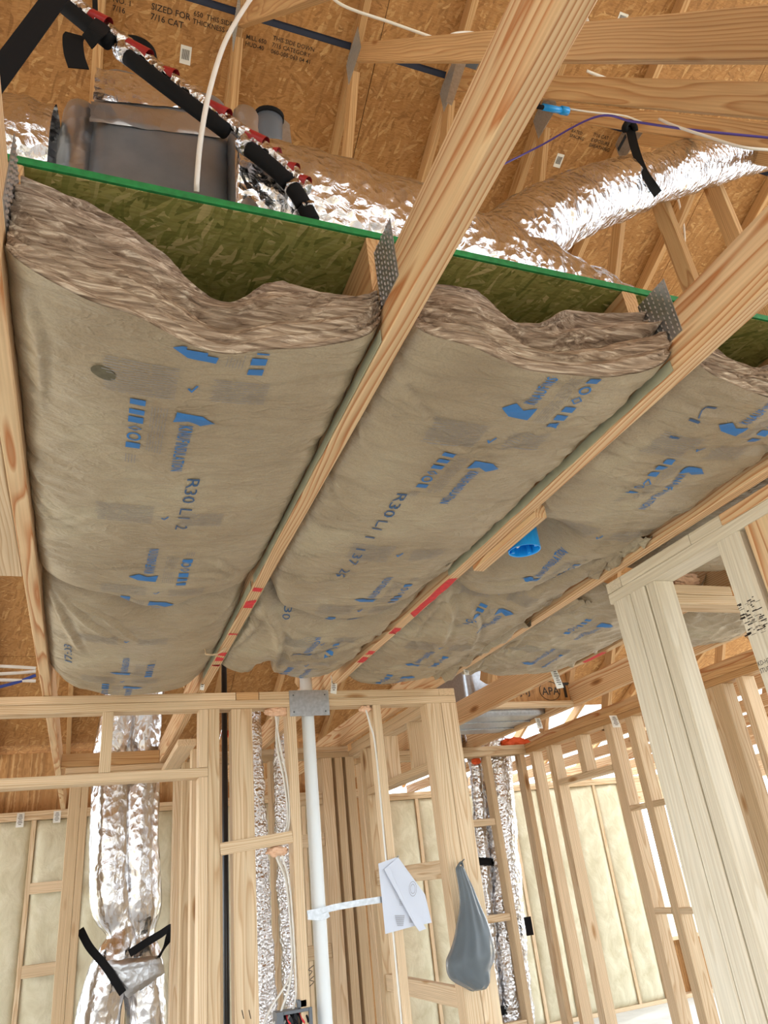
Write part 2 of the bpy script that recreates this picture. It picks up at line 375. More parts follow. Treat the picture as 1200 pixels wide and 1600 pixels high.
# seam that shows the dark underlayment
def roof_hit(px, py):
    d = CR*((px-600)/FPX) + CU*((800-py)/FPX) + CF
    t = (6.66-CAM.z)/(d.z+RP*d.y); return CAM + d*t
seamY = roof_hit(490, 55).y
rows = []; y = seamY
edges = [seamY + k*1.22/SL for k in range(-3, 7)]
panel_cache = {}
for k in range(len(edges)-1):
    ya, yb = edges[k], edges[k+1]
    g0 = .016 if k == 3 else .0025; g1 = .016 if k == 2 else .0025
    if ya > 8.5: continue
    yb = min(yb, 8.62)
    off = (-3.66 if k % 2 else -2.44-3.66)
    x = off
    while x < 7.6:
        xa, xb = max(x+.002, -4.2), min(x+2.438, 7.5); x += 2.44
        if xb-xa < .2: continue
        ye_ = min(yb, 7.42) if xa > 2.2 else yb
        if ye_-ya < .1: continue
        c = Vector(((xa+xb)/2, (ya+g0+ye_-g1)/2, 0)); c.z = roofz(c.y)
        Lx, Ly = xb-xa, (ye_-g1-ya-g0)*SL
        sx = Vector((1, 0, 0)); sy = Vector((0, 1, -RP)).normalized(); sz = sx.cross(sy)
        MM = Matrix(((sx.x, sy.x, sz.x, c.x), (sx.y, sy.y, sz.y, c.y), (sx.z, sy.z, sz.z, c.z), (0, 0, 0, 1)))
        vs = [(a*Lx/2, b*Ly/2, h) for h in (0, .011) for a, b in ((-1, -1), (1, -1), (1, 1), (-1, 1))]
        mobj('roof_panel', vs, [(3, 2, 1, 0), (4, 5, 6, 7), (0, 1, 5, 4), (1, 2, 6, 5), (2, 3, 7, 6), (3, 0, 4, 7)], M['osb'], ceil, False, MM)
ya = edges[0]
ul = wmesh('underlayment', [(-4.2, ya, roofz(ya)+.014), (7.5, ya, roofz(ya)+.014), (7.5, 7.42, roofz(7.42)+.014), (-4.2, 7.42, roofz(7.42)+.014),
                            (-4.2, ya, roofz(ya)+.02), (7.5, ya, roofz(ya)+.02), (7.5, 7.42, roofz(7.42)+.02), (-4.2, 7.42, roofz(7.42)+.02)],
           [(3, 2, 1, 0), (4, 5, 6, 7), (0, 1, 5, 4), (1, 2, 6, 5), (2, 3, 7, 6), (3, 0, 4, 7)], M['underlay'], ceil)
# far slope of the roof, unseen behind the camera, extended to dim the attic
yr = edges[0]
for k in range(7):
    for xa in (-4.2, -1.77, .67, 3.11, 5.55):
        xb = min(xa+2.43, 7.5); y0, y1 = yr-.01-k*1.09, yr-1.095-k*1.09
        z0, z1 = roofz(yr)-RP*(k*1.09+.01), roofz(yr)-RP*(k*1.09+1.095)
        wmesh('roof_panel', [(xa, y0, z0), (xb, y0, z0), (xb, y1, z1), (xa, y1, z1), (xa, y0, z0+.011), (xb, y0, z0+.011), (xb, y1, z1+.011), (xa, y1, z1+.011)],
              [(0, 1, 2, 3), (7, 6, 5, 4), (0, 4, 5, 1), (1, 5, 6, 2), (2, 6, 7, 3), (3, 7, 4, 0)], M['osb'], ceil)

# ================================================================== ROOF TRUSSES
CX = [-.80, -.190, .465, 1.087, 1.655, 2.28, 2.885]
NODE = (2.16, 5.47)
def nail_plate(parent, x, y0, y1, z0, z1, face):
    """galvanised connector plate with punched slots standing on the side of a chord"""
    t = .0015; xs = (x, x+t*face)
    o = abox('nail_plate', min(xs), max(xs), y0, y1, z0, z1, M['galv'], parent, .0003)
    v, f = [], []
    ny, nz = max(2, int((y1-y0)/.011)), max(3, int((z1-z0)/.0125))
    xf = xs[1]
    for i in range(ny):
        for j in range(nz):
            yy = y0+(i+.5)*(y1-y0)/ny; zz = z0+(j+.5)*(z1-z0)/nz + (.003 if i % 2 else 0)
            n = len(v); a, b, d = .0016, .0042, .0022*face
            v += [(xf, yy-a, zz-b), (xf, yy+a, zz-b), (xf, yy+a, zz+b), (xf, yy-a, zz+b), (xf+d, yy, zz-b*.6), (xf+d, yy, zz+b*.6)]
            f += [(n, n+1, n+4), (n+1, n+2, n+5, n+4), (n+2, n+3, n+5), (n+3, n, n+4, n+5)]
    wmesh('punched_teeth', v, f, M['galv'], o)
    return o
truss_lab = ['leftmost roof truss, left of the paper faced insulation', 'roof truss along the left edge of the widest insulation bay',
             'roof truss whose thick chord crosses the top of the picture', 'roof truss carrying the round blue electrical box',
             'roof truss lying against the top plate of the near right wall', 'roof truss with a red mark, seen left of the near post',
             'truss over the grey rectangular duct', ]
trusses = []
for i, x in enumerate(CX):
    t = thing('roof_truss', truss_lab[i], 'truss', (x, 1, ZC), 'roof trusses running away from the camera')
    trusses.append(t)
    dz = .14 if i < 6 else .14
    far = 7.75 if i < 4 else (7.75 if i < 5 else 8.2)
    near = -1.6
    c = abox('bottom_chord', x-.019, x+.019, near, far, ZC, ZC+dz, M['chord'] if i in (2, 3) else M['attic' if i in (0,) else 'chord'], t)
    if i == 1: abox('scab_board', x-.108, x-.020, .6, 2.14, ZC+.002, ZC+.04, M['stud'], t)
    # rafter, 2x4 along the slope
    ra, rb = -.3, 8.6
    zr = lambda Y: roofz(Y)-.052
    board('rafter', (x, ra, zr(ra)), (x, rb, zr(rb)), .089, .038, M['attic'], t, (0, RP, 1))
    board('web', (x, NODE[0], NODE[1]+.02), (x, .28, 2.585), .089, .038, M['attic'], t, (0, 1, 0))
    board('web', (x, NODE[0]+.1, NODE[1]-.02), (x, 4.05, 2.61), .089, .038, M['attic'], t, (0, 1, 0))
    nail_plate(t, x-.019, NODE[0]-.07, NODE[0]+.14, NODE[1]-.05, NODE[1]+.13, -1)
    if 1 <= i <= 4:
        abox('platform_rail', x-.019, x+.019, .975, 2.3, ZC+.14, ZC+.28, M['attic'], t)
        fx = 1 if i == 1 else -1
        nail_plate(t, x+.019*fx, .857, .945, 2.506, 2.645, fx)
# more distant trusses over the right-hand rooms
for i, x in enumerate((3.50, 4.11, 4.72, 5.33, 5.94, 6.55)):
    t = thing('roof_truss', ['roof truss above the back room, %s beyond the corner wall' % n for n in ('first', 'second', 'third', 'fourth', 'fifth', 'sixth')][i], 'truss', (x, 5, ZC), 'roof trusses over the right rooms')
    abox('bottom_chord', x-.019, x+.019, 1.5, 8.45, ZC, ZC+.089, M['chord'], t)
    board('rafter', (x, 2.0, zr(2.0)), (x, 8.6, zr(8.6)), .089, .038, M['attic'], t, (0, .5, 1))
    board('web', (x, 4.3, roofz(4.3)-.1), (x, 5.4, 2.52), .089, .038, M['attic'], t, (0, 1, 0))
    board('web', (x, 4.3, roofz(4.3)-.1), (x, 3.0, 2.52), .089, .038, M['attic'], t, (0, 1, 0))

# ================================================================== ATTIC PLATFORM
pf = thing('attic_platform', 'green tinted strand board platform with green painted edge', 'platform', (.9, 1.6, ZC+.28))
abox('deck_board', -.26, 2.9, .978, 2.25, ZC+.281, ZC+.2985, M['osbgreen'], pf, .0005)
o = abox('green_edge', -.26, 2.9, .972, .9779, ZC+.2815, ZC+.298, M['greenedge'], pf, .0005)

# ================================================================== WALLS
def wall(name, label):
    return thing(name, label, 'wall frame', (0, 0, 0), kind='structure')
YW = 3.5; YB = YW+.089
wf = wall('wall_front', 'pale stud wall across the room below the insulation')
def fstud(nm, xa, xb, z0, z1, mat='stud', y0=YW, y1=YB, parent=None):
    return abox(nm, xa, xb, y0, y1, z0, z1, M[mat], parent or wf)
xe = 1.775
abox('top_plate', -2.6, xe, YW, YB, ZP, ZP+.0375, M['stud'], wf)
sq0, sq1 = X(369, 1085, YW), X(404, 1085, YW)
abox('top_plate', -2.6, sq0-.003, YW, YB, ZP+.0385, ZC-.001, M['stud'], wf)
abox('top_plate', sq0, sq1, YW+.001, YB, ZP+.0385, ZC-.001, M['attic'], wf)
abox('top_plate', sq1+.003, 1.684, YW, YB, ZP+.0385, ZC-.001, M['stud'], wf)
XK0, XK1 = X(325, 1300, YW), X(343, 1300, YW)
zh = 2.066
abox('door_header', -2.6, XK0-.001, YW, YB, zh, zh+.040, M['stud'], wf)
fstud('king_stud', XK0, XK1+.002, 0, ZP-.001)
fstud('cripple_stud', XK0-.04, XK0-.001, zh+.041, ZP-.001)
fstud('jack_stud', XK0-.04, XK0-.001, 0, zh-.001)
xc = X(162, 1165, YW); fstud('cripple_stud', xc-.012, xc+.034, zh+.041, ZP-.001)
xf0, xf1 = X(363, 1200, YW), X(396, 1200, YW)
fstud('stud', xf0, xf0+.098, 0, ZP-.001, y0=YW+.012)
xs0 = X(455, 1250, YW); fstud('stud', xs0, xs0+.042, 0, ZP-.001)
xs1 = X(583, 1105, YW); fstud('stud', xs1, xs1+.040, 0, ZP-.001)
xs2 = X(668, 1110, YW); fstud('corner_stud', xs2, xs2+.080, 0, ZP-.001)
fstud('corner_stud', xs2+.082, xe, 0, ZP-.001)
zb = Z(400, 1317, YW)
board('blocking', (XK1+.003, YW+.02, zb-.012), (xs0-.001, YW+.02, zb+.012), .050, .038, M['stud'], wf)

wr = wall('wall_return', 'stud wall running back from the front wall corner')
abox('top_plate', 1.686, xe, YB+.001, 5.07, ZP, ZP+.0375, M['stud'], wr)
abox('top_plate', 1.686, xe, YW+.001, 5.0, ZP+.0385, ZC-.001, M['stud'], wr)
abox('door_header', 1.686, xe, 3.63, 4.75, 2.07, 2.11, M['stud'], wr)
for y0, z0, z1 in ((YB+.002, 0, ZP-.001), (3.95, 2.111, ZP-.001), (4.36, 2.111, ZP-.001), (4.76, 0, ZP-.001), (4.80, 0, ZP-.001)):
    abox('stud', 1.686, xe, y0, y0+.038, z0, z1, M['stud'], wr)
for z0 in (.45, 1.0, 1.55): abox('blocking', 1.70, 1.738, 3.63, 4.759, z0, z0+.085, M['stud'], wr)

wm_ = wall('wall_middle', 'stud wall with a double top plate behind the white pipe')
Y2 = 5.075
abox('top_plate', .60, 1.775, Y2, Y2+.089, ZP, ZP+.0375, M['stud'], wm_)
abox('top_plate', .60, 1.684, Y2, Y2+.089, ZP+.0385, ZC-.001, M['stud'], wm_)
for a, b in ((425, 438), (508, 526), (531, 543), (548, 562)):
    xa, xb = X(a, 1300, Y2), X(b, 1300, Y2)
    abox('stud', xa, xb, Y2, Y2+.089, 0, ZP-.001, M['stud'], wm_)
xa = X(343, 1300, Y2); abox('stud', xa, xa+.045, Y2, Y2+.089, 0, ZP-.001, M['stud'], wm_)
for py in (1245, 1310, 1485): 
    abox('blocking', X(508, 1300, Y2)-.35, X(508, 1300, Y2)-.002, Y2+.01, Y2+.048, Z(520, py, Y2)-.04, Z(520, py, Y2)+.04, M['stud'], wm_)

# short wall in the left doorway with the duct chase
wc = wall('wall_chase', 'stud frame of the duct chase beyond the left doorway')
Y4 = 5.4
abox('top_plate', -.14, .80, Y4, Y4+.089, ZP, ZP+.0375, M['stud'], wc)
abox('top_plate', -.14, .80, Y4, Y4+.089, ZP+.0385, ZC-.001, M['stud'], wc)
abox('stud', -.105, -.035, Y4, Y4+.089, 0, ZP-.001, M['stud'], wc)
abox('stud', -.033, .010, Y4+.002, Y4+.089, 0, ZP-.001, M['stud'], wc)
for a, b, yy in ((268, 281, 5.4), (282, 296, 4.95), (297, 311, 4.5)):
    abox('stud', X(a, 1420, yy), X(b, 1420, yy), yy, yy+.089, 0, ZP-.001, M['stud'], wc)
abox('top_plate', .46, .56, 4.4, Y4-.001, ZP, ZP+.0375, M['stud'], wc)
# framing above the doorway, in the attic beyond
abox('blocking', -1.2, .446, 6.3, 6.338, ZC-.001, ZC+.089, M['attic'], wc)
abox('blocking', -.168, .444, 5.40, 5.438, ZC+.001, ZC+.085, M['attic'], wc)

# back exterior wall, left part, and far exterior wall, right part: studs with cream wool between
def ext_wall(name, label, x0, x1, Y, sp, skip=(), ztop=ZC):
    wl = wall(name, label)
    abox('top_plate', x0, x1, Y, Y+.14, ZP, ZP+.0375, M['stud'], wl)
    abox('top_plate', x0, x1, Y, Y+.14, ZP+.0385, ZC-.001, M['stud'], wl)
    xs = []
    x = x0
    while x < x1+.01:
        xs.append(x); x += sp
    holes = list(skip)
    segs = []; a = x0
    for h0, h1 in holes:
        segs.append((a, h0)); a = h1
    segs.append((a, x1))
    for a, b in segs:
        if b-a > .05:
            abox('sheathing_panel', a, b, Y+.1405, Y+.152, 0, ztop, M['osb'], wl, .0005)
            abox('bottom_plate', a, b, Y, Y+.14, 0, .038, M['stud'], wl)
    for x in xs:
        if any(h0-.02 < x < h1-.02 for h0, h1 in holes): continue
        abox('stud', x, x+.038, Y, Y+.14, .039, ZP-.001, M['stud'], wl)
    return wl, xs
wool_n = 0
def wool(x0, x1, Y0, Y1, z0, z1, label, axis='x', seed=0):
    """unfaced glass wool batt filling a stud bay, puffed and quilted"""
    nx, nz = 8, 40; vs, fs = [], []
    for j in range(nz+1):
        for i in range(nx+1):
            u, v = i/nx, j/nz
            xx = x0+(x1-x0)*u; zz = z0+(z1-z0)*v
            puff = (1-(2*u-1)**4)*(1-(2*v-1)**12)*.03
            n_ = noise.noise(Vector((xx*6+seed*7.7, zz*3.1, Y0)))*.022 + noise.noise(Vector((xx*17+seed*3, zz*11, 2)))*.006
            dd = -(puff+n_*(1-(2*u-1)**6)) if axis == 'x' else (puff+n_*(1-(2*u-1)**6))
            vs.append((xx, Y0+dd, zz) if axis == 'x' else (Y0-dd, xx, zz))
    n = len(vs)
    for j in range(nz+1):
        for i in range(nx+1):
            xx = x0+(x1-x0)*i/nx; zz = z0+(z1-z0)*j/nz
            vs.append((xx, Y1, zz) if axis == 'x' else (Y1, xx, zz))
    w1 = nx+1
    for j in range(nz):
        for i in range(nx):
            a = j*w1+i; fs.append((a, a+1, a+1+w1, a+w1)); fs.append((n+a+w1, n+a+1+w1, n+a+1, n+a))
    rim = [i for i in range(nx+1)] + [j*w1+nx for j in range(1, nz+1)] + [nz*w1+i for i in range(nx-1, -1, -1)] + [j*w1 for j in range(nz-1, 0, -1)]
    for k in range(len(rim)):
        a, b = rim[k], rim[(k+1) % len(rim)]; fs.append((b, a, n+a, n+b))
    o = wmesh('insulation_batt', vs, fs, M['wool'], None, True)
    tag(o, label, 'insulation', 'cream wool batts in the outside walls')
    return o
Y7 = 7.62
wb, xs = ext_wall('wall_back', 'outside stud wall with cream wool at the far left', -1.245, 2.7, Y7, .405, ztop=ZC+.52)
place = ['leftmost', 'second', 'third', 'fourth', 'fifth', 'sixth', 'seventh', 'eighth', 'ninth', 'tenth', 'eleventh', 'twelfth', 'thirteenth', 'fourteenth', 'fifteenth']
for k in range(len(xs)-1):
    wool(xs[k]+.039, xs[k+1]-.001, Y7+.02, Y7+.14, .04, ZP-.003, 'cream glass wool batt in the far left outside wall, %s bay from the left' % place[k], seed=k)
abox('blocking', xs[2]+.04, xs[3]-.002, Y7-.078, Y7-.040, 1.775, 1.86, M['stud'], wb)
abox('blocking', xs[2]+.04, xs[3]-.002, Y7-.078, Y7-.040, 1.17, 1.26, M['stud'], wb)
abox('blocking', xs[5]+.04, xs[6]-.002, Y7-.078, Y7-.040, 1.60, 1.69, M['stud'], wb)

YF = 8.3
wfar, xs = ext_wall('wall_far', 'outside stud wall with cream wool behind the right-hand rooms', 2.7, 7.45, YF, .405, skip=((6.36, 7.3),))
k = 0
for x in xs:
    if x+.4 < 6.325:
        wool(x+.039, x+.404, YF+.02, YF+.14, .04, ZP-.003, 'cream glass wool batt in the far right outside wall, %s bay from the left' % place[k], seed=20+k); k += 1
wool(5.98, 6.318, YF+.02, YF+.14, .04, ZP-.003, 'cream glass wool batt beside the bright far window', seed=60)
# window opening in the far wall
abox('window_header', 6.36, 7.3, YF, YF+.14, 2.12, ZP-.001, M['stud'], wfar)
abox('window_sill', 6.36, 7.3, YF, YF+.14, .58, .62, M['stud'], wfar)
abox('bottom_plate', 6.36, 7.3, YF, YF+.14, 0, .038, M['stud'], wfar)
abox('sheathing_panel', 6.36, 7.3, YF+.141, YF+.152, 0, .60, M['osb'], wfar, .0005)
for xx in (6.36, 6.83, 7.26): abox('cripple_stud', xx, xx+.038, YF, YF+.14, .039, .579, M['stud'], wfar)
for xx in (6.322, 7.262): abox('stud', xx, xx+.037, YF, YF+.14, .039, ZP-.001, M['stud'], wfar)

wrt = wall('wall_right', 'outside stud wall with a bright window opening at the far right')
XR = 7.32
abox('top_plate', XR, XR+.14, 2.0, 8.29, ZP, ZC-.001, M['stud'], wrt)
for y0 in (2.0, 2.4, 2.8, 3.2, 3.6, 4.0, 7.72, 8.1): abox('stud', XR, XR+.14, y0, y0+.038, .039, ZP-.001, M['stud'], wrt)
abox('bottom_plate', XR, XR+.14, 2.0, 8.29, 0, .038, M['stud'], wrt)
abox('window_header', XR, XR+.14, 4.1, 7.71, 2.2, ZP-.001, M['stud'], wrt)
abox('window_sill', XR, XR+.14, 4.1, 7.71, .55, .59, M['stud'], wrt)
abox('sheathing_panel', XR+.141, XR+.152, 2.0, 4.08, 0, ZC, M['osb'], wrt, .0005)

wlf = wall('wall_left_unseen', 'unseen stud wall and part gable added on the left to limit light')  # out of view; added to darken the back rooms, gable part dims the attic
wmesh('unseen_gable', [(-4.25, -7.5, 2.3), (-4.25, 2.2, 2.3), (-4.25, 2.2, roofz(2.2)), (-4.25, edges[0], roofz(edges[0])), (-4.25, -7.5, 2.5)], [(0, 1, 2, 3, 4)], M['osb'], wlf)
abox('top_plate', -2.999, -2.86, 2.6, 7.6, ZP, ZC-.001, M['stud'], wlf)
for k in range(13): abox('stud', -2.999, -2.86, 2.6+k*.4, 2.638+k*.4, 0, ZP-.001, M['stud'], wlf)

# corner wall beyond the return: plates run across (Y 5.4) and then towards the camera (x 3.3)
wk = wall('wall_corner', 'stud wall of the back room with two sides meeting in a corner')
Y3 = 5.4; X3 = 3.30
abox('top_plate', 1.85, X3+.089, Y3, Y3+.089, ZP, ZP+.0375, M['stud'], wk)
abox('top_plate', 1.85, X3-.002, Y3, Y3+.089, ZP+.0385, ZC-.001, M['stud'], wk)
abox('top_plate', X3, X3+.089, 2.9, Y3-.001, ZP, ZP+.0375, M['attic'], wk)
abox('top_plate', X3, X3+.089, 2.9, Y3+.089, ZP+.0385, ZC-.001, M['attic'], wk)
for xx in (1.87, 2.93, 3.24):
    abox('stud', xx, xx+.045, Y3, Y3+.089, 0, ZP-.001, M['stud'], wk)
for z0 in (1.86, 1.22): abox('blocking', 2.50, 2.929, Y3+.01, Y3+.048, z0, z0+.05, M['stud'], wk)
abox('blocking', 1.92, 2.929, Y3+.01, Y3+.048, .56, .62, M['stud'], wk)
def ys(px, py): return W(px, py, 'x', X3).y
for (a, b), z0, z1 in (((5.30, 5.35), 0, ZP-.001), ((5.02, 5.10), 0, ZP-.001), ((4.63, 4.70), 2.111, ZP-.001), ((4.26, 4.34), 0, ZP-.001), ((4.03, 4.10), 0, ZP-.001),
                       ((3.285, 3.36), 0, ZP-.001), ((3.205, 3.283), 0, ZP-.001), ((3.05, 3.10), 0, ZP-.001)):
    abox('stud', X3, X3+.089, a, b, z0, z1, M['stud'], wk)
abox('door_header', X3, X3+.089, 4.342, 5.018, 2.07, 2.11, M['stud'], wk)
abox('blocking', X3, X3+.04, 3.70, 4.029, 1.805, 1.84, M['stud'], wk); abox('blocking', X3, X3+.04, 4.102, 4.258, 1.805, 1.84, M['stud'], wk)
abox('blocking', X3, X3+.04, 3.70, 4.029, 1.215, 1.25, M['stud'], wk); abox('blocking', X3, X3+.04, 4.102, 4.258, 1.215, 1.25, M['stud'], wk)

# near right wall whose end post stands in front of the picture's right side
wn = wall('wall_right_near', 'near stud wall end with a thick post under a double top plate')
abox('top_plate', 1.70, 1.789, .6, 2.035, ZP, ZP+.0375, M['post'], wn)
abox('top_plate', 1.70, 1.789, 1.955, 2.035, ZP+.0385, ZC-.001, M['post'], wn)
y_a, y_b = W(1075, 835, 'x', 1.70).y, W(1122, 805, 'x', 1.70).y
abox('top_plate', 1.70, 1.789, y_a+.002, 1.952, ZP+.0385, ZC-.001, M['post'], wn)
abox('top_plate', 1.701, 1.789, y_b, y_a, ZP+.0385, ZC-.001, M['post'], wn)
abox('top_plate', 1.70, 1.789, .6, y_b-.002, ZP+.0385, ZC-.001, M['chord'], wn)
abox('top_plate', 1.79, 2.80, 2.0, 2.089, ZP, ZP+.0375, M['stud'], wn)
abox('top_plate', 1.79, 2.25, 2.0, 2.089, ZP+.0385, ZC-.001, M['stud'], wn)
abox('post_stud', 1.70, 1.789, 1.930, 2.022, 0, ZP-.001, M['post'], wn, .004)
abox('post_stud', 1.701, 1.789, 1.852, 1.928, 0, ZP-.001, M['post'], wn, .004)
abox('post_stud', 1.704, 1.789, 1.802, 1.850, 0, ZP-.001, M['post'], wn, .006)
abox('stud', 1.70, 1.789, 1.42, 1.51, 0, ZP-.001, M['post'], wn, .004)
abox('stud', 1.70, 1.789, 1.30, 1.40, 0, ZP-.001, M['chord'], wn, .004)

# ================================================================== PAPER FACED INSULATION BATTS
def lerp_tab(tab, x):
    if x <= tab[0][0]: return tab[0][1]
    for (a, va), (b, vb) in zip(tab, tab[1:]):
        if x <= b:
            t = (x-a)/(b-a); t = t*t*(3-2*t); return va+(vb-va)*t
    return tab[-1][1]
class Batt:
    def __init__(s, xa, xb, front, back, label, seed, amp=.005, stretch=(3, 7), sag=.03, near_rise=0.0, far_rise=.02, bumps=(), creases=16, rec=.036, off=0.0, diag=0.0, folds=()):
        s.xa, s.xb, s.front, s.back = xa, xb, front, back
        s.nx, s.ny = max(30, int((xb-xa)/.0075)), max(40, int((lerp_tab(back, (xa+xb)/2)-lerp_tab(front, (xa+xb)/2))/.009))
        rnd = random.Random(seed)
        cr = []
        for k in range(creases):
            side = rnd.choice((0, 1)); ye = rnd.uniform(lerp_tab(front, xa)+.05, lerp_tab(back, xa)-.03)
            ang = rnd.uniform(-.9, .9); L = rnd.uniform(.08, .32); wd = rnd.uniform(.005, .012); dp = rnd.uniform(.3, 1.0)*amp*1.7*rnd.choice((1, 1, -1))
            x0 = xa if side == 0 else xb
            cr.append((x0, ye, cos(ang)*(1 if side == 0 else -1), sin(ang), L, wd, dp))
        s.grid = []
        FL = []
        for pts_, dp_, wd_ in folds:
            q_ = catmull([W(a_, b_, 'z', ZC) for a_, b_ in pts_], 6); q_ = [(p_.x, p_.y) for p_ in q_]
            FL.append((q_, dp_, wd_, min(p_[0] for p_ in q_)-.03, max(p_[0] for p_ in q_)+.03, min(p_[1] for p_ in q_)-.03, max(p_[1] for p_ in q_)+.03))
        Wd = xb-xa
        for j in range(s.ny+1):
            row = []
            for i in range(s.nx+1):
                u, v = i/s.nx, j/s.ny
                x = xa+Wd*u; y0, y1 = lerp_tab(front, x), lerp_tab(back, x); y = y0+(y1-y0)*v
                d = min(x-xa, xb-x)
                z = ZC + off + rec*(.55*exp(-d/.014)+.6*exp(-d/.05)) - sag*sin(pi*u)**.8
                n1 = noise.noise(Vector((x*stretch[0]+y*diag+seed*3.7, y*stretch[1]-x*diag, seed)))
                n2 = noise.noise(Vector((x*stretch[0]*2.6+y*diag*2+seed*1.7, y*stretch[1]*2.7-x*diag*2, seed+5)))
                n3 = noise.noise(Vector((x*30, y*42, seed+9)))
                z += amp*(1.3*n1 + .8*(abs(n2)*2-.5) + .16*n3)
                for (cx, cy, dx, dy, L, wd, dp) in cr:
                    px, py = x-cx, y-cy; t = px*dx+py*dy
                    if -.02 < t < L:
                        q = (px*dy-py*dx)+.02*sin(t*14)
                        if abs(q) < wd*3: z += dp*exp(-(q/wd)**2)*(1-max(t, 0)/L)
                dn, df = y-y0, y1-y
                z += near_rise*exp(-dn/.07) + far_rise*exp(-df/.035)
                z += .028*exp(-d/.05)*(exp(-df/.06)+ (exp(-dn/.06) if near_rise else 0))
                for (q_, dp_, wd_, fx0, fx1, fy0, fy1) in FL:
                    if fx0 < x < fx1 and fy0 < y < fy1:
                        k_ = min(range(len(q_)), key=lambda m_: (q_[m_][0]-x)**2+(q_[m_][1]-y)**2)
                        k2 = k_+1 if k_+1 < len(q_) else k_-1
                        ax_, ay_ = q_[k_]; tx, ty = q_[k2][0]-ax_, q_[k2][1]-ay_; tl = sqrt(tx*tx+ty*ty)+1e-9
                        dist = ((x-ax_)*ty-(y-ay_)*tx)/tl*(1 if k2 > k_ else -1)
                        al = sqrt((x-ax_)**2+(y-ay_)**2)
                        if al < wd_*3:
                            tp = sin(pi*(k_+.5)/len(q_))**.6
                            z -= dp_*tp*(exp(-(dist/wd_)**2) - .6*exp(-((dist-wd_*1.3)/wd_)**2))
                for (bx, by, br, bh) in bumps:
                    q = ((x-bx)**2+(y-by)**2)/br**2
                    if q < 4: z += bh*exp(-q*q)
                row.append((x, y, z))
            s.grid.append(row)
        s.root = thing('paper_faced_batt', label, 'insulation', ((xa+xb)/2, (lerp_tab(front, xa)+lerp_tab(back, xa))/2, ZC), 'paper faced ceiling batts')
        vs = [p for r in s.grid for p in r]; w1 = s.nx+1
        fs = [(j*w1+i, (j+1)*w1+i, (j+1)*w1+i+1, j*w1+i+1) for j in range(s.ny) for i in range(s.nx)]
        s.facing = wmesh('kraft_facing', vs, fs, M['facing'], s.root, True)
    def at(s, x, y):
        u = (x-s.xa)/(s.xb-s.xa); y0, y1 = lerp_tab(s.front, x), lerp_tab(s.back, x); v = (y-y0)/(y1-y0)
        if not (0.005 < u < .995 and .002 < v < .998): return None
        fi, fj = u*s.nx, v*s.ny; i, j = int(fi), int(fj); a, b = fi-i, fj-j; G = s.grid
        z = (G[j][i][2]*(1-a)+G[j][i+1][2]*a)*(1-b) + (G[j+1][i][2]*(1-a)+G[j+1][i+1][2]*a)*b
        return Vector((x, y, z))
    def lay(s, name, flat, mat, off=.0022, cell=.009):
        """lay flat print on the facing (flat uses world x, y)"""
        bm = bmesh.new()
        for f in flat.f:
            try: bm.faces.new([bm.verts.new((flat.v[i][0], flat.v[i][1], 0)) for i in f])
            except ValueError: pass
        if not bm.verts: bm.free(); return
        xs = [v.co.x for v in bm.verts]; ys_ = [v.co.y for v in bm.verts]
        for ax, lo, hi in ((0, min(xs), max(xs)), (1, min(ys_), max(ys_))):
            k = math.ceil(lo/cell)
            while k*cell < hi:
                co = [0, 0, 0]; no = [0, 0, 0]; co[ax] = k*cell; no[ax] = 1
                bmesh.ops.bisect_plane(bm, geom=bm.verts[:]+bm.edges[:]+bm.faces[:], plane_co=co, plane_no=no); k += 1
        dead = []
        for v in bm.verts:
            p = s.at(v.co.x, v.co.y)
            if p is None: dead.append(v)
            else: v.co = p - Vector((0, 0, off))
        if dead: bmesh.ops.delete(bm, geom=dead, context='VERTS')
        if not bm.faces: bm.free(); return
        vs = [v.co.copy() for v in bm.verts]; idx = {v: i for i, v in enumerate(bm.verts)}
        fs = [tuple(idx[v] for v in f.verts) for f in bm.faces]; bm.free()
        return wmesh(name, vs, fs, mat, s.facing)
    def wool_end(s, tops, seed, lean=.06, lift=.05):
        """brown glass wool body whose near, cut end shows"""
        nx, nt = 150, 46; xa, xb = s.xa+.004, s.xb-.004
        vs, fs = [], []
        for j in range(nt+1):
            for i in range(nx+1):
                u, t = i/nx, j/nt; x = xa+(xb-xa)*u
                pb = s.at(min(max(x, s.xa+.006), s.xb-.006), lerp_tab(s.front, x)+.006)
                zt = lerp_tab(tops, x); z = pb.z+.002 + (zt-pb.z-.002)*t
                wob = noise.noise(Vector((x*3.2+seed, t*2.0, seed)))
                layer = noise.noise(Vector((x*1.5+wob*.5, t*9+wob*1.6, seed+3)))
                fine = noise.noise(Vector((x*4, t*24+wob*3, seed+7)))
                bulge = sin(pi*min(1, t*1.05))**.6*.035
                y = lerp_tab(s.front, x)+.004 + lean*t**1.4 - bulge + .034*abs(layer)*2*min(1, t*6) + .014*fine*min(1, t*8)
                y += .05*max(0, t-.82)/.18
                z += .006*noise.noise(Vector((x*14, t*9, seed+11)))*min(1, t*5)
                vs.append((x, y, z))
        w1 = nx+1; n0 = len(vs)
        for j in range(nt):
            for i in range(nx):
                a = j*w1+i; fs.append((a, a+1, a+1+w1, a+w1))
        rim = list(range(nx+1)) + [j*w1+nx for j in range(1, nt+1)] + [nt*w1+i for i in range(nx-1, -1, -1)] + [j*w1 for j in range(nt-1, 0, -1)]
        m = len(rim)
        for yy in (.12, None):
            for r in rim:
                x, y, z = vs[r]
                yb = (y+yy) if yy else lerp_tab(s.back, x)-.05
                vs.append((min(max(x, s.xa+.01), s.xb-.01), yb, max(z, ZC+lift)))
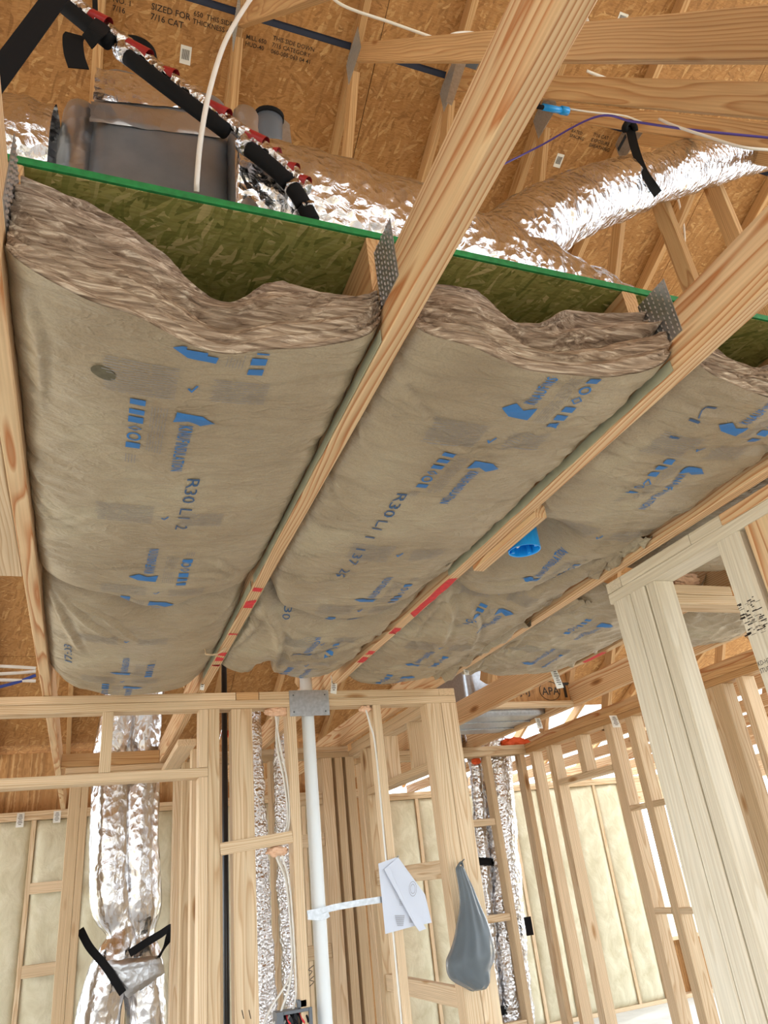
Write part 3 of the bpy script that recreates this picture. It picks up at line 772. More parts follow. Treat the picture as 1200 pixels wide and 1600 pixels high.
        for k in range(m):
            a, b = rim[k], rim[(k+1) % m]; fs.append((b, a, n0+k, n0+(k+1) % m))
            fs.append((n0+(k+1) % m, n0+k, n0+m+k, n0+m+(k+1) % m))
        fs.append(tuple(n0+m+k for k in range(m-1, -1, -1)))
        return wmesh('wool_body', vs, fs, M['batt_end'], s.root, True)
    def flange(s, side, z0=.004, z1=.03, ya=None, yb=None):
        x = s.xa+.0015 if side < 0 else s.xb-.0015
        ya = ya or lerp_tab(s.front, x)+.01; yb = yb or lerp_tab(s.back, x)-.03
        pts = [(x, ya+(yb-ya)*k/24, ZC+(z0+z1)/2+.004*noise.noise(Vector((k*.7, s.xa*9, 1)))) for k in range(25)]
        ribbon('stapled_flange', pts, z1-z0, .0012, M['flange'], s.root, (0, 0, 1), 2)
# --- print on the paper
LOGO = [(.004, 0), (.053, .006), (.080, .028), (.053, .044), (.028, .027), (0, .038)]
def logo_unit(b, ox, oy, sgn, tlen=.175, h=.026):
    """maker's arrow mark, name, icons, fine print; sgn +1 reads away from the camera, -1 the other way round"""
    def T(x, y): return (ox+sgn*x, oy+sgn*y)
    fl = Flat(); fl.poly([T(*p) for p in LOGO[:5]]); fl.poly([T(*p) for p in (LOGO[0], LOGO[4], LOGO[5])])
    b.lay('arrow_mark', fl, M['ink'])
    fl = Flat()
    def word(t, y0, length, xbase, hh):
        vf = text_mesh(t, 1.0, .016); xm = max(v[0] for v in vf[0])
        fl.add(vf, lambda p, q: T(xbase + q*hh/.7, y0 + p*length/xm))
    word('KNAUF', .047, tlen*.36, .014, h); word('INSULATION', .047+tlen*.375, tlen*.625, .014, h*.92)
    o = b.lay('maker_name', fl, M['ink'])
    if o: o['kind'] = 'stuff'
    for k, sh in enumerate(('s', 's', 's', 'd', 'c', 's')):
        cx, cy, r = -.068, -.012+k*.031, .0115; fl = Flat()
        if sh == 's':
            fl.poly([T(cx-r*1.2, cy-r*.8), T(cx+r*1.2, cy-r*.8), T(cx+r*1.2, cy+r*.8), T(cx-r*1.2, cy+r*.8)])
        else:
            nn = 4 if sh == 'd' else 14
            ring = [(cx+r*1.2*cos(2*pi*q/nn), cy+r*1.05*sin(2*pi*q/nn)) for q in range(nn)]
            inn = [(cx+r*.8*cos(2*pi*q/nn), cy+r*.7*sin(2*pi*q/nn)) for q in range(nn)]
            for q in range(nn): fl.poly([T(*ring[q]), T(*ring[(q+1) % nn]), T(*inn[(q+1) % nn]), T(*inn[q])])
        b.lay('printed_icon', fl, M['ink'])
    rr = random.Random(int(oy*1000)); fine = Flat()
    for k in range(6):
        xx = -.042+k*.0055; y = -.005
        while y < .155:
            l = rr.uniform(.008, .03)
            if not .062 < y < .074: fine.poly([T(xx, y), T(xx+.0012, y), T(xx+.0012, y+l), T(xx, y+l)])
            y += l+.004
    for k in range(4):
        xx = -.08+k*.006; fine.poly([T(xx, .175), T(xx+.0014, .175), T(xx+.0014, .205), T(xx, .205)])
    o = b.lay('fine_print', fine, M['inkgrey'])
    if o: o['kind'] = 'stuff'
def hatch_unit(b, cx, cy, seed=1, k=1.0):
    rr = random.Random(seed)
    for x0, x1, y0, n in ((cx-.155, cx-.025, cy-.045, 15), (cx+.035, cx+.14, cy-.028, 11)):
        fine = Flat()
        for q in range(n):
            x = x0+rr.uniform(0, .01)
            while x < x1:
                l = rr.uniform(.012, .05); x2 = min(x+l, x1)
                yy = y0+q*.0062*k
                fine.rect(x, yy, x2, yy+.0015); x = x2+.0035
        o = b.lay('fine_print', fine, M['inkgrey'])
        if o: o['kind'] = 'stuff'
    fl = Flat()
    fl.poly([(cx-.006, cy+.008), (cx-.002, cy+.005), (cx+.002, cy+.012), (cx+.009, cy-.006), (cx+.013, cy-.004), (cx+.003, cy+.019)])
    b.lay('tick_mark', fl, M['ink'])
def prints(b, logos=(), hatches=(), codes=()):
    for ox, oy, sg in logos: logo_unit(b, ox, oy, sg)
    for cx, cy in hatches: hatch_unit(b, cx, cy, int(cy*100))
    for t, x, y, length, h, *sg in codes:
        sgn = sg[0] if sg else 1; fl = Flat()
        vf = text_mesh(t, 1.0, .0); xm = max(v[0] for v in vf[0])
        fl.add(vf, lambda p, q: (x+sgn*q*h/.7, y+sgn*p*length/xm))
        o = b.lay('lot_code', fl, M['inkdark'])
        if o: o['kind'] = 'stuff'

xin = lambda a, b: (CX[a]+.0195, CX[b]-.0195)
# bay 1
xa, xb = xin(1, 2)
b1 = Batt(xa, xb, [(xa, .915), (-.01, .955), (.16, 1.015), (.27, .985), (xb, .950)], [(xa, 2.19), (.0, 2.24), (.18, 2.33), (.32, 2.23), (xb, 2.17)],
          'paper faced batt with a dark oval smudge, nearest in the left bay', 11, amp=.006, stretch=(2.4, 7), creases=26,
          folds=(([(285, 862), (335, 868), (378, 906)], .011, .010), ([(292, 884), (345, 890), (384, 916)], .011, .010), ([(75, 880), (170, 872), (250, 868)], .007, .009), ([(35, 470), (60, 540), (62, 640)], .008, .012)))
b1.wool_end([(xa, 2.70), (-.06, 2.715), (.06, 2.66), (.155, 2.592), (.185, 2.592), (.27, 2.64), (.37, 2.63), (xb, 2.612)], 3)
b1.flange(1)
prints(b1, [(.165, 1.045, -1), (.108, 1.200, 1), (.148, 2.055, -1), (.137, 2.235, 1)], [(.128, 1.118), (.128, 1.645), (.15, 2.145)], [('R30 L1 2', .162, 1.455, .26, .028)])
sm = Flat(); sm.poly([(-.022+.021*cos(2*pi*k/20), 1.118+.017*sin(2*pi*k/20)+.004*cos(2*pi*k/20)) for k in range(20)])
b1.lay('dark_smudge', sm, plain('dark_smudge', sc(92, 86, 66), .7, var=.25, bscale=60))
b1b = Batt(xa, xb, [(a_, v_+.004) for a_, v_ in b1.back], [(xa, 3.27), (-.05, 3.40), (.1, 3.46), (.36, 3.46), (xb, 3.30)],
           'paper faced batt at the far end of the left bay, above the doorway', 12, amp=.0055, stretch=(2.5, 5), sag=.04, near_rise=.075, far_rise=.10, diag=1.5, creases=26,
           folds=(([(76, 935), (100, 965), (126, 1008)], .014, .013), ([(80, 930), (130, 958), (185, 985)], .012, .012), ([(105, 940), (165, 955), (215, 985)], .009, .010), ([(378, 930), (340, 960), (300, 975)], .010, .012)))
b1b.flange(1)
prints(b1b, [(.13, 3.03, -1), (.11, 3.19, 1)], [(.09, 2.60), (.1, 3.11)], [('17:03', -.085, 2.96, .24, .026, -1)])
# bay 2
xa, xb = xin(2, 3)
b2 = Batt(xa, xb, [(xa, .925), (.60, .915), (.75, .948), (.9, .935), (xb, .900)], [(xa, 2.17), (.60, 2.34), (.8, 2.43), (.92, 2.40), (xb, 2.05)],
          'paper faced batt left of the blue box, nearest in the middle bay', 21, amp=.0065, stretch=(2.4, 7), sag=.028, diag=.8, creases=28,
          folds=(([(600, 560), (660, 640), (690, 655)], .008, .010), ([(640, 668), (740, 690), (860, 690)], .008, .009), ([(415, 905), (480, 900), (560, 885)], .009, .011), ([(760, 690), (850, 660), (940, 640)], .008, .010)))
b2.wool_end([(xa, 2.60), (.56, 2.635), (.68, 2.655), (.76, 2.60), (.80, 2.60), (.9, 2.66), (1.0, 2.66), (xb, 2.65)], 5)
b2.flange(1)
prints(b2, [(.822, 1.092, -1), (.775, 1.262, 1), (.862, 2.195, -1), (.83, 2.375, 1)], [(.775, 1.175), (.80, 1.80), (.84, 2.285)], [('R30 L1 1  137  26', .665, 1.455, .54, .028)])
b2b = Batt(xa, xb, [(a_, v_+.004) for a_, v_ in b2.back], [(xa, 3.18), (.58, 3.19), (.67, 2.97), (.73, 3.17), (.9, 3.27), (xb, 3.27)],
           'paper faced batt with a folded far edge, above the white pipe', 22, amp=.010, stretch=(3.4, 4.4), sag=.035, near_rise=.085, far_rise=.09, diag=2.5, creases=22,
           folds=(([(408, 950), (436, 985), (430, 1030)], .020, .018), ([(425, 1018), (500, 1012), (590, 985)], .016, .014), ([(410, 960), (380, 1000), (350, 1030)], .014, .014), ([(430, 965), (470, 985), (540, 990)], .010, .012)))
b2b.flange(-1)
prints(b2b, [(.80, 2.80, -1), (.83, 2.98, 1)], [(.80, 2.62), (.81, 2.9)], [('R30', .60, 2.34, .09, .028)])
# bay 3
xa, xb = xin(3, 4)
b3 = Batt(xa, xb, [(xa, .900), (1.3, .93), (1.45, .94), (xb, .915)], [(xa, 2.13), (1.3, 2.20), (1.42, 2.16), (1.50, 1.98), (xb, 1.62)],
          'paper faced batt behind the round blue electrical box', 31, amp=.0085, stretch=(2.6, 8), sag=.014, bumps=((1.225, 1.79, .15, .095),), creases=20, diag=-1.5, off=.012,
          folds=(([(945, 712), (1010, 722), (1065, 727)], .006, .010), ([(940, 735), (990, 748), (1050, 752)], .007, .010), ([(930, 760), (1000, 765), (1080, 760)], .008, .008), ([(1060, 640), (1090, 648), (1120, 650)], .006, .010), ([(700, 905), (780, 915), (850, 900)], .010, .012)))
b3.wool_end([(xa, 2.56), (1.22, 2.60), (1.33, 2.555), (1.36, 2.565), (1.5, 2.62), (xb, 2.62)], 8, lift=.108)
prints(b3, [(1.398, 1.082, -1), (1.385, 1.238, 1), (1.41, 2.03, -1)], [(1.36, 1.16), (1.40, 1.65)], [('L1 1', 1.235, .99, .14, .028)])
b3b = Batt(xa, xb, [(a_, v_+.004) for a_, v_ in b3.back], [(xa, 3.40), (1.25, 3.44), (1.5, 3.40), (xb, 3.20)],
           'crumpled paper faced batt past the blue box, reaching the front wall', 32, amp=.011, stretch=(3, 5), sag=.02, near_rise=.07, far_rise=.08, diag=3.0, creases=26, off=.006,
           folds=(([(695, 932), (705, 960), (690, 1000)], .018, .016), ([(690, 940), (660, 975), (640, 1000)], .014, .014), ([(720, 940), (745, 970), (735, 1010)], .014, .014), ([(850, 945), (780, 990), (720, 1030)], .014, .014)))
b3b.flange(-1)
prints(b3b, [(1.40, 2.30, 1), (1.37, 3.02, -1), (1.36, 3.2, 1)], [(1.36, 2.2), (1.36, 2.75)])
# bay 4, right of the near wall
xa, xb = xin(4, 5)
b4 = Batt(xa, xb, [(xa, 2.095), (xb, 2.10)], [(xa, 3.20), (1.92, 3.28), (xb, 3.24)], 'shiny wrinkled paper faced batt seen left of the near post', 41, amp=.011, stretch=(4, 3.5), sag=.03, near_rise=.04, far_rise=.08, diag=4, creases=34, rec=.03)
prints(b4, [(1.90, 2.36, 1), (1.93, 2.95, -1)], [(1.87, 2.75)])
b4a = Batt(xa, xb, [(xa, .96), (xb, .96)], [(xa, 1.985), (xb, 1.985)], 'strip of paper facing showing between the fourth truss and the near top plate', 43, amp=.004, sag=.004, off=.03, rec=.02)
b5 = Batt(CX[5]+.0195, CX[6]-.0195, [(2.3, 2.095), (2.86, 2.10)], [(2.3, 2.72), (2.55, 2.78), (2.86, 2.70)], 'wrinkled dark paper faced batt seen between the two near posts', 51, amp=.013, stretch=(4, 3), sag=.04, far_rise=.12, diag=4, creases=30, rec=.04)

# ================================================================== ATTIC DUCTS AND LINES
ZD = ZC+.2985                                     # top of the platform
def crinkle(amp, ring, seed, a2=.5):
    def f(s, a):
        return amp*(noise.noise(Vector((s*ring, cos(a)*1.6+seed, sin(a)*1.6))) + a2*noise.noise(Vector((s*ring*2.7, cos(a)*4+seed, sin(a)*4))))
    return f
def ribs(amp, pitch, seed, cr=.006):
    def f(s, a):
        return amp*sin(2*pi*s/pitch + 1.5*noise.noise(Vector((cos(a)*2, sin(a)*2, seed+s*3)))) + cr*noise.noise(Vector((s*9+seed, cos(a)*3, sin(a)*3)))
    return f
def rounded_box(name, x0, x1, y0, y1, z0, z1, r, mat, parent=None, seg=4, wob=0.0, div=10):
    """box with rounded edges; wob dents its faces"""
    N = 14 if wob else 6
    bm = bmesh.new(); bmesh.ops.create_cube(bm, size=2)
    bmesh.ops.subdivide_edges(bm, edges=bm.edges[:], cuts=N-1, use_grid_fill=True)
    c = Vector(((x0+x1)/2, (y0+y1)/2, (z0+z1)/2)); h = Vector(((x1-x0)/2, (y1-y0)/2, (z1-z0)/2)); r = min(r, min(h)*.98)
    for v in bm.verts:
        def warp(t): return math.copysign(abs(t)**.55, t) if abs(t) > .5 else t*(.5**.55/.5)
        p = Vector([warp(v.co[i])*h[i] for i in range(3)])
        q = Vector([max(-(h[i]-r), min(h[i]-r, p[i])) for i in range(3)])
        d = p-q
        if d.length > 1e-6: p = q + d.normalized()*r if max(abs(v.co[i]) for i in range(3)) > .999 else p
        if wob:
            n_ = (p-q).normalized() if (p-q).length > 1e-6 else p.normalized()
            p = p + n_*wob*(noise.noise((p+c)*8)+.5*noise.noise((p+c)*21))
        v.co = c+p
    vs = [v.co.copy() for v in bm.verts]; fs = [tuple(v.index for v in f.verts) for f in bm.faces]; bm.free()
    return wmesh(name, vs, fs, mat, parent, True)
# plenum box with taped foil top
pl = thing('duct_plenum', 'grey taped duct plenum box on the attic platform', 'duct box', (.05, 1.3, ZD))
rounded_box('box_body', -.090, .212, 1.13, 1.52, ZD+.006, 3.31, .05, M['duct'], pl, 4, .004, 3)
def sheet(name, pts, mat, parent, thick=.002, nrm=(0, -1, 0)):
    n = len(pts); N = Vector(nrm)*thick
    vs = [Vector(p) for p in pts] + [Vector(p)+N for p in pts]
    fs = [tuple(range(n-1, -1, -1)), tuple(range(n, 2*n))] + [(i, (i+1) % n, n+(i+1) % n, n+i) for i in range(n)]
    return wmesh(name, vs, fs, mat, parent)
def patch(name, px, Y, mat, parent, bul=.004, seed=1, N=10):
    """crinkled tape patch from four pixel corners on plane Y"""
    c = [W(a, b, 'y', Y) for a, b in px]; vs = []
    for j in range(N+1):
        for i in range(N+1):
            u, v = i/N, j/N
            p = (c[0]*(1-u)+c[1]*u)*(1-v) + (c[3]*(1-u)+c[2]*u)*v
            e = min(u, 1-u, v, 1-v)
            q = p + Vector((noise.noise(Vector((u*5, v*5, seed)))*.008*(e < .01), -bul*min(1, e*8)*(1+.8*noise.noise(Vector((u*7, v*7, seed+3)))), noise.noise(Vector((u*6, v*6, seed+8)))*.008*(e < .01)))
            vs.append(q)
    fs = [(j*(N+1)+i, j*(N+1)+i+1, (j+1)*(N+1)+i+1, (j+1)*(N+1)+i) for j in range(N) for i in range(N)]
    return wmesh(name, vs, fs, mat, parent, True)
patch('foil_patch', [(150, 105), (318, 135), (300, 170), (145, 155)], 1.126, M['foil'], pl, .004, 4)
patch('tape_patch', [(142, 158), (335, 180), (352, 216), (140, 190)], 1.127, M['foiltape'], pl, .003, 7)
rounded_box('tape_collar', -.152, -.075, 1.145, 1.45, ZD+.007, 3.19, .06, M['foiltape'], pl, 4, .006, 3)
dl = thing('flex_duct', 'silver flexible duct at the upper left, entering the plenum box', 'duct', (-.4, 1.25, ZD))
tube('foil_sleeve', [(-.85, 1.34, 2.955), (-.5, 1.27, 2.95), (-.3, 1.25, 2.945), (-.152, 1.25, 2.945)], .19, M['foil'], dl, 48, 40, crinkle(.016, 14, 2), caps=False)
dr = thing('flex_duct', 'thick silver flexible duct lying across the platform right of the plenum', 'duct', (.7, 1.25, ZD))
tube('foil_sleeve', [(.213, 1.22, 2.945), (.45, 1.21, 2.945), (.75, 1.24, 2.945), (1.05, 1.30, 2.94), (1.35, 1.36, 2.93)], lambda s, t: .198-.02*t, M['foil'], dr, 64, 48, crinkle(.013, 16, 9), caps=True)
rounded_box('tape_collar', .205, .262, 1.05, 1.45, ZD+.004, 3.165, .09, M['foiltape'], dr, 4, .006, 3)
db = thing('flex_duct', 'silver flexible branch duct rising to the upper right in a black strap', 'duct', (1.4, 1.4, 3.0))
bp_ = [W(775, 400, 'y', 1.36), W(830, 358, 'y', 1.40), W(905, 318, 'y', 1.46), W(1010, 283, 'y', 1.52), W(1105, 252, 'y', 1.60), W(1215, 226, 'y', 1.68)]
tube('foil_sleeve', bp_, lambda s, t: .118 - .018*exp(-((t-.62)/.05)**2), M['foil'], db, 56, 26, crinkle(.010, 22, 5), caps=True)
# damper with its motor
dm = thing('air_damper', 'grey damper motor on a sheet metal plate beside the plenum', 'damper', W(420, 220, 'y', 1.3))
pp = [W(368, 178, 'y', 1.34), W(438, 183, 'y', 1.34), W(452, 195, 'y', 1.34), W(458, 250, 'y', 1.34), W(366, 250, 'y', 1.34)]
sheet('metal_plate', pp, M['galv'], dm, .003)
c = W(420, 212, 'y', 1.28); tube('motor_housing', [c+Vector((0, .02, -.05)), c+Vector((0, -.012, .05))], .037, M['plasticgrey'], dm, 20, 3)
tube('motor_cap', [c+Vector((0, -.012, .05)), c+Vector((0, -.016, .062))], .040, M['black'], dm, 20, 2)
c2 = W(400, 200, 'y', 1.30)
tube('rubber_ring', [c2+Vector((.042*cos(a*pi/8), 0, .034*sin(a*pi/8))) for a in range(17)], .006, M['black'], dm, 8, 2)
# refrigerant line set crossing in front of the plenum
ls = thing('refrigerant_line', 'black insulated pipe in red taped silver film crossing before the plenum', 'pipe', W(300, 170, 'y', 1.05))
L_ = [(40, -45), (150, 46), (255, 128), (380, 222), (440, 270), (470, 305), (492, 345)]
base = [W(a, b, 'y', y_) for (a, b), y_ in zip(L_, (1.04, 1.03, 1.02, 1.0, .99, .99, 1.0))]
dn = Vector((-.007, -.004, -.008)); upv = Vector((.013, -.002, .014))
tube('film_sleeve', [p+upv for p in base[:6]], .0150, M['foilfine'], ls, 14, 16, crinkle(.004, 30, 3))
black_seg = [(0.02, .215), (.26, .47), (.53, .74), (.78, .90), (.915, 1.0)]
path = catmull(base, 24)
for a, b in black_seg:
    seg = [path[int(a*(len(path)-1))+0]+dn, path[int((a+b)/2*(len(path)-1))]+dn, path[int(b*(len(path)-1))]+dn]
    tube('black_insulation', seg, .0165, M['black'], ls, 14, 8)
for k in range(9):
    t = .05+k*.09; i0 = int(t*(len(path)-1)); i1 = min(len(path)-1, i0+3+k % 3*2)
    if i1 > i0 and t < .8:
        tube('red_tape', [path[i0]+upv*1.05, path[i1]+upv*1.05+Vector((.004, -.006, .004))], .0158, M['redtape'], ls, 12, 3, caps=False)
for t in (.235, .50, .76, .908):
    i0 = int(t*(len(path)-1)); tube('film_joint', [path[i0]+dn*.6, path[min(len(path)-1, i0+4)]+dn*.6], .019, M['foilfine'], ls, 12, 3, crinkle(.004, 60, 8))
# straps of black webbing
def strap(label, pts, width, side, parent=None):
    o = ribbon('webbing_strap', pts, width, .0025, M['black'], None, side)
    return tag(o, label, 'strap', 'black hanging straps')
strap('wide black strap crossing the top left corner', [W(120, -50, 'y', .80), W(62, 30, 'y', .80), W(-25, 148, 'y', .80)], .036, (1, 0, .8))
st = thing('webbing_strap', 'black strap looped round the refrigerant line with a hanging tail', 'strap', W(150, 50, 'y', 1.02), 'black hanging straps')
ribbon('strap_upper', [W(148, -30, 'y', 1.03), W(149, 20, 'y', 1.03), W(152, 40, 'y', 1.02)], .011, .002, M['black'], st, (1, 0, 0))
ribbon('strap_loop', [W(162, 36, 'y', 1.015), W(150, 50, 'y', 1.0), W(136, 66, 'y', 1.02)], .034, .003, M['black'], st, (.7, 0, -.7))
ribbon('strap_tail', [W(118, 54, 'y', 1.04), W(114, 62, 'y', 1.03), W(116, 85, 'y', 1.03), W(123, 107, 'y', 1.03)], .040, .002, M['black'], st, (1, 0, .1))
hs = tube('rubber_hose', [W(190, 66, 'y', 1.3), W(212, 66, 'y', 1.3), W(232, 78, 'y', 1.3), W(238, 102, 'y', 1.32)], .016, M['black'], None, 12, 8)
tag(hs, 'short black hose bending over the top of the plenum', 'hose')
sb = thing('webbing_strap', 'black strap holding the silver branch duct at the upper right', 'strap', W(990, 220, 'y', 1.4), 'black hanging straps')
ribbon('strap_sling', [W(984, 200, 'y', 1.40), W(992, 232, 'y', 1.38), W(1003, 262, 'y', 1.375), W(1016, 285, 'y', 1.39), W(1028, 303, 'y', 1.43)], .034, .003, M['black'], sb, (.9, -.3, .3))
ribbon('strap_tail', [W(978, 212, 'y', 1.40), W(966, 234, 'y', 1.42)], .014, .002, M['black'], sb, (.7, 0, .7))
ico = [W(983, 199, 'y', 1.39)+Vector((.026*cos(a*pi/5), .012*sin(a*pi/5), .014*sin(a*pi/3))) for a in range(11)]
tube('strap_knot', ico, .012, M['black'], sb, 8, 4)
# cables in the attic
def cable(label, pts, r, mat='cable', grp='loose cables in the attic', n=8):
    o = tube('cable', pts, r, M[mat], None, n, 10); return tag(o, label, 'cable', grp)
cable('white cable arching down in front of the plenum box', [W(420, -40, 'y', .96), W(385, 8, 'y', .96), W(352, 65, 'y', .96), W(328, 140, 'y', .96), W(314, 215, 'y', .97), W(308, 278, 'y', .985), W(307, 300, 'y', 1.0)], .0052)
cable('white cable running to the grey junction box at the top', [W(500, -25, 'y', 1.55), W(535, 8, 'y', 1.55), W(610, 35, 'y', 1.55), W(680, 60, 'y', 1.55), W(722, 76, 'y', 1.55)], .0060)
cable('white cable curling over the junction box behind the thick chord', [W(700, 62, 'y', 1.56), W(708, 53, 'y', 1.56), W(735, 51, 'y', 1.56), W(775, 60, 'y', 1.56)], .0060)
cable('purple wire sagging under the cross member at the upper right', [W(760, 270, 'y', 1.75), W(840, 230, 'y', 1.7), W(930, 183, 'y', 1.35), W(990, 190, 'y', 1.25), W(1080, 203, 'y', 1.12), W(1220, 217, 'y', 1.0)], .0042, 'purple')
cable('white wire leaving the blue connector', [W(888, 170, 'y', 1.6), W(930, 176, 'y', 1.57), W(975, 181, 'y', 1.55), W(1003, 191, 'y', 1.52)], .0040)
cable('white wire drooping below the cross member at the right edge', [W(1030, 186, 'y', 1.2), W(1055, 197, 'y', 1.15), W(1110, 215, 'y', 1.08), W(1160, 230, 'y', 1.02), W(1215, 235, 'y', 1.0)], .0048)
cable('white wire hanging behind the silver branch duct', [W(1056, 298, 'y', 2.2), W(1064, 330, 'y', 2.2), W(1069, 360, 'y', 2.2), W(1070, 400, 'y', 2.2)], .006)
cable('short white cable end above the upper cross member', [W(905, 20, 'y', 1.3), W(916, 28, 'y', 1.3), W(921, 45, 'y', 1.3)], .006)
cable('short white cable showing between the two cross members', [W(917, 111, 'y', 1.35), W(940, 120, 'y', 1.35), W(970, 131, 'y', 1.35)], .006)
jb = thing('junction_box', 'grey metal junction box on a truss behind the thick chord', 'electrical box', W(735, 90, 'y', 1.58))
p = W(735, 78, 'y', 1.6); rounded_box('box_body', p.x-.036, p.x+.036, 1.58, 1.64, p.z-.07, p.z+.05, .006, M['plasticgrey'], jb, 2)
q = W(727, 82, 'y', 1.578); sheet('box_label', [q+Vector((-.008, 0, -.018)), q+Vector((.008, 0, -.018)), q+Vector((.008, 0, .018)), q+Vector((-.008, 0, .018))], M['label'], jb, .0008)
sheet('mounting_plate', [W(712, 100, 'y', 1.6), W(728, 100, 'y', 1.6), W(706, 165, 'y', 1.6), W(697, 160, 'y', 1.6)], M['galv'], jb, .002)
bc = thing('wire_connector', 'blue plastic wire connector under the cross member', 'connector', W(862, 172, 'y', 1.6))
tube('connector_barrel', [W(848, 167, 'y', 1.6), W(878, 173, 'y', 1.6)], .014, M['bluebox'], bc, 12, 2)
tube('connector_collar', [W(876, 172, 'y', 1.6), W(887, 174, 'y', 1.6)], .018, M['bluebox'], bc, 12, 2)
tube('black_lead', [W(834, 165, 'y', 1.6), W(849, 168, 'y', 1.6)], .010, M['black'], bc, 8, 2)
# printed stamps and stickers on the roof deck
sy_ = Vector((0, 1, -RP)).normalized(); nrm_ = Vector((0, -RP, -1)).normalized()
def deck_text(lines, px, py, h, seed=0, slant=0.0):
    p0 = roof_hit(px, py); v, f = [], []
    for k, t in enumerate(lines):
        vf = text_mesh(t, h/.7, .01); n = len(v)
        v += [p0 + Vector((1, 0, 0))*x - sy_*(y - k*h*1.55) + nrm_*.0015 for x, y in vf[0]]; f += [tuple(i+n for i in q) for q in vf[1]]
    o = wmesh('deck_stamp', v, f, M['blackink'], ceil); o['kind'] = 'stuff'
deck_text(['NO. 1', '7/16'], 176, 2, .024)
deck_text(['SIZED FOR', '7/16 CAT'], 236, 14, .028)
deck_text(['650  THIS SIDE', 'THICKNESS 418'], 302, 24, .022)
deck_text(['MILL 650', 'HUD-40'], 384, 60, .020)
deck_text(['THIS SIDE DOWN', '7/16 CATEGORY', '060-005-063 04 41'], 426, 62, .020)
deck_text(['7/16 CAT', 'EXPOSURE 1', 'SHEATHING'], 926, 212, .020)
deck_text(['RATED', 'SPACING'], 892, 206, .018)
def sticker(px, py, w_, h_, label):
    p0 = roof_hit(px, py)+nrm_*.0012; ex = Vector((1, 0, 0)); v = [p0-ex*w_/2-sy_*h_/2, p0+ex*w_/2-sy_*h_/2, p0+ex*w_/2+sy_*h_/2, p0-ex*w_/2+sy_*h_/2]
    o = wmesh('deck_sticker', v, [(0, 1, 2, 3)], M['label'], ceil)
    bars, bf = [], []
    for k in range(9):
        a = -w_*.35+k*w_*.08; n = len(bars); c0 = p0+nrm_*.0008
        bars += [c0+ex*a-sy_*h_*.3, c0+ex*(a+w_*.04)-sy_*h_*.3, c0+ex*(a+w_*.04)+sy_*h_*.25, c0+ex*a+sy_*h_*.25]; bf.append((n, n+1, n+2, n+3))
    q = wmesh('barcode', bars, bf, M['blackink'], o); q['kind'] = 'stuff'
sticker(290, 86, .055, .085, ''); sticker(873, 251, .05, .08, ''); sticker(972, 30, .06, .06, '')
# extra truss webs seen at the right
for (a, b, xx, ti, wd) in (((1027, 306), (1079, 443), CX[5], 5, .075), ((1112, 287), (1148, 373), CX[6], 6, .089), ((1083, 295), (1057, 360), CX[6]+.06, 6, .038)):
    p, q = W(*a, 'x', xx), W(*b, 'x', xx); d = q-p; q = p+d*((ZD+.02-p.z)/d.z) if abs(d.z) > .05 and wd > .05 else q+d*.4
    board('web', p-d*.3, q, wd, .038, M['attic'], trusses[ti], (0, 1, 0))

# ================================================================== BLUE BOX, WALL FITTINGS
blk = abox('mounting_block', 1.107, 1.145, 1.54, 1.925, 2.424, 2.50, M['chord'], trusses[3])
bx = thing('ceiling_box', 'round blue plastic electrical box hanging below the middle truss', 'electrical box', (1.2, 1.78, 2.44))
bcx, bcy, br = 1.204, 1.765, .050
vs, fs = [], []; n = 36
prof = [(br-.003, 2.428), (br, 2.428), (br, 2.500), (br-.006, 2.506), (0.0, 2.506)]; inner = [(0.0, 2.500), (br-.004, 2.500), (br-.004, 2.430)]
for r, z in prof[:4]+inner[1:]:
    for k in range(n): vs.append((bcx+r*cos(2*pi*k/n), bcy+r*sin(2*pi*k/n), z))
def ringf(a, b):
    return [(a*n+k, a*n+(k+1) % n, b*n+(k+1) % n, b*n+k) for k in range(n)]
for a, b in ((0, 1), (1, 2), (2, 3), (4, 5), (5, 0)): fs += ringf(a, b)
fs.append(tuple(3*n+k for k in range(n))); fs.append(tuple(4*n+k for k in range(n-1, -1, -1)))
wmesh('box_shell', vs, fs, M['bluebox'], bx)
for a in (.6, 2.2, 3.7, 5.3):
    abox('screw_boss', bcx+.040*cos(a)-.006, bcx+.040*cos(a)+.006, bcy+.040*sin(a)-.006, bcy+.040*sin(a)+.006, 2.432, 2.498, M['bluebox'], bx)
abox('mounting_tab', 1.1455, 1.152, 1.75, 1.82, 2.43, 2.50, M['bluebox'], bx)
abox('white_label', bcx-.028, bcx-.022, bcy-.012, bcy+.0, 2.4355, 2.478, M['label'], bx, .0005)
# white vent pipe
pipe = tube('vent_pipe', [(.984, 3.545, 0.0), (.984, 3.545, 1.3), (.984, 3.545, 2.62)], .0305, M['pvc'], None, 28, 6)
tag(pipe, 'white plastic vent pipe rising through the front wall', 'pipe')
np_ = thing('nail_guard', 'blue grey steel guard plate on the top plate over the white pipe', 'metal plate', (.983, 3.497, 2.38))
abox('steel_plate', .884, 1.082, 3.4955, 3.4985, 2.318, 2.442, M['galv'], np_, .0006)
for dx, dz in ((.02, .02), (.178, .02), (.02, .10), (.178, .10)):
    tube('nail_head', [(.884+dx, 3.4955, 2.318+dz), (.884+dx, 3.494, 2.318+dz)], .004, M['plasticgrey'], np_, 8, 1)
hgr = thing('pipe_strap', 'perforated steel strap tying the white pipe to the next stud', 'pipe hanger', (.98, 3.5, 1.5))
ribbon('steel_band', [W(480, 1428, 'y', 3.508), W(500, 1424, 'y', 3.508), W(522, 1418, 'y', 3.508), W(560, 1411, 'y', 3.503), W(600, 1405, 'y', 3.497)], .026, .0015, M['galv'], hgr, (0, 0, 1))
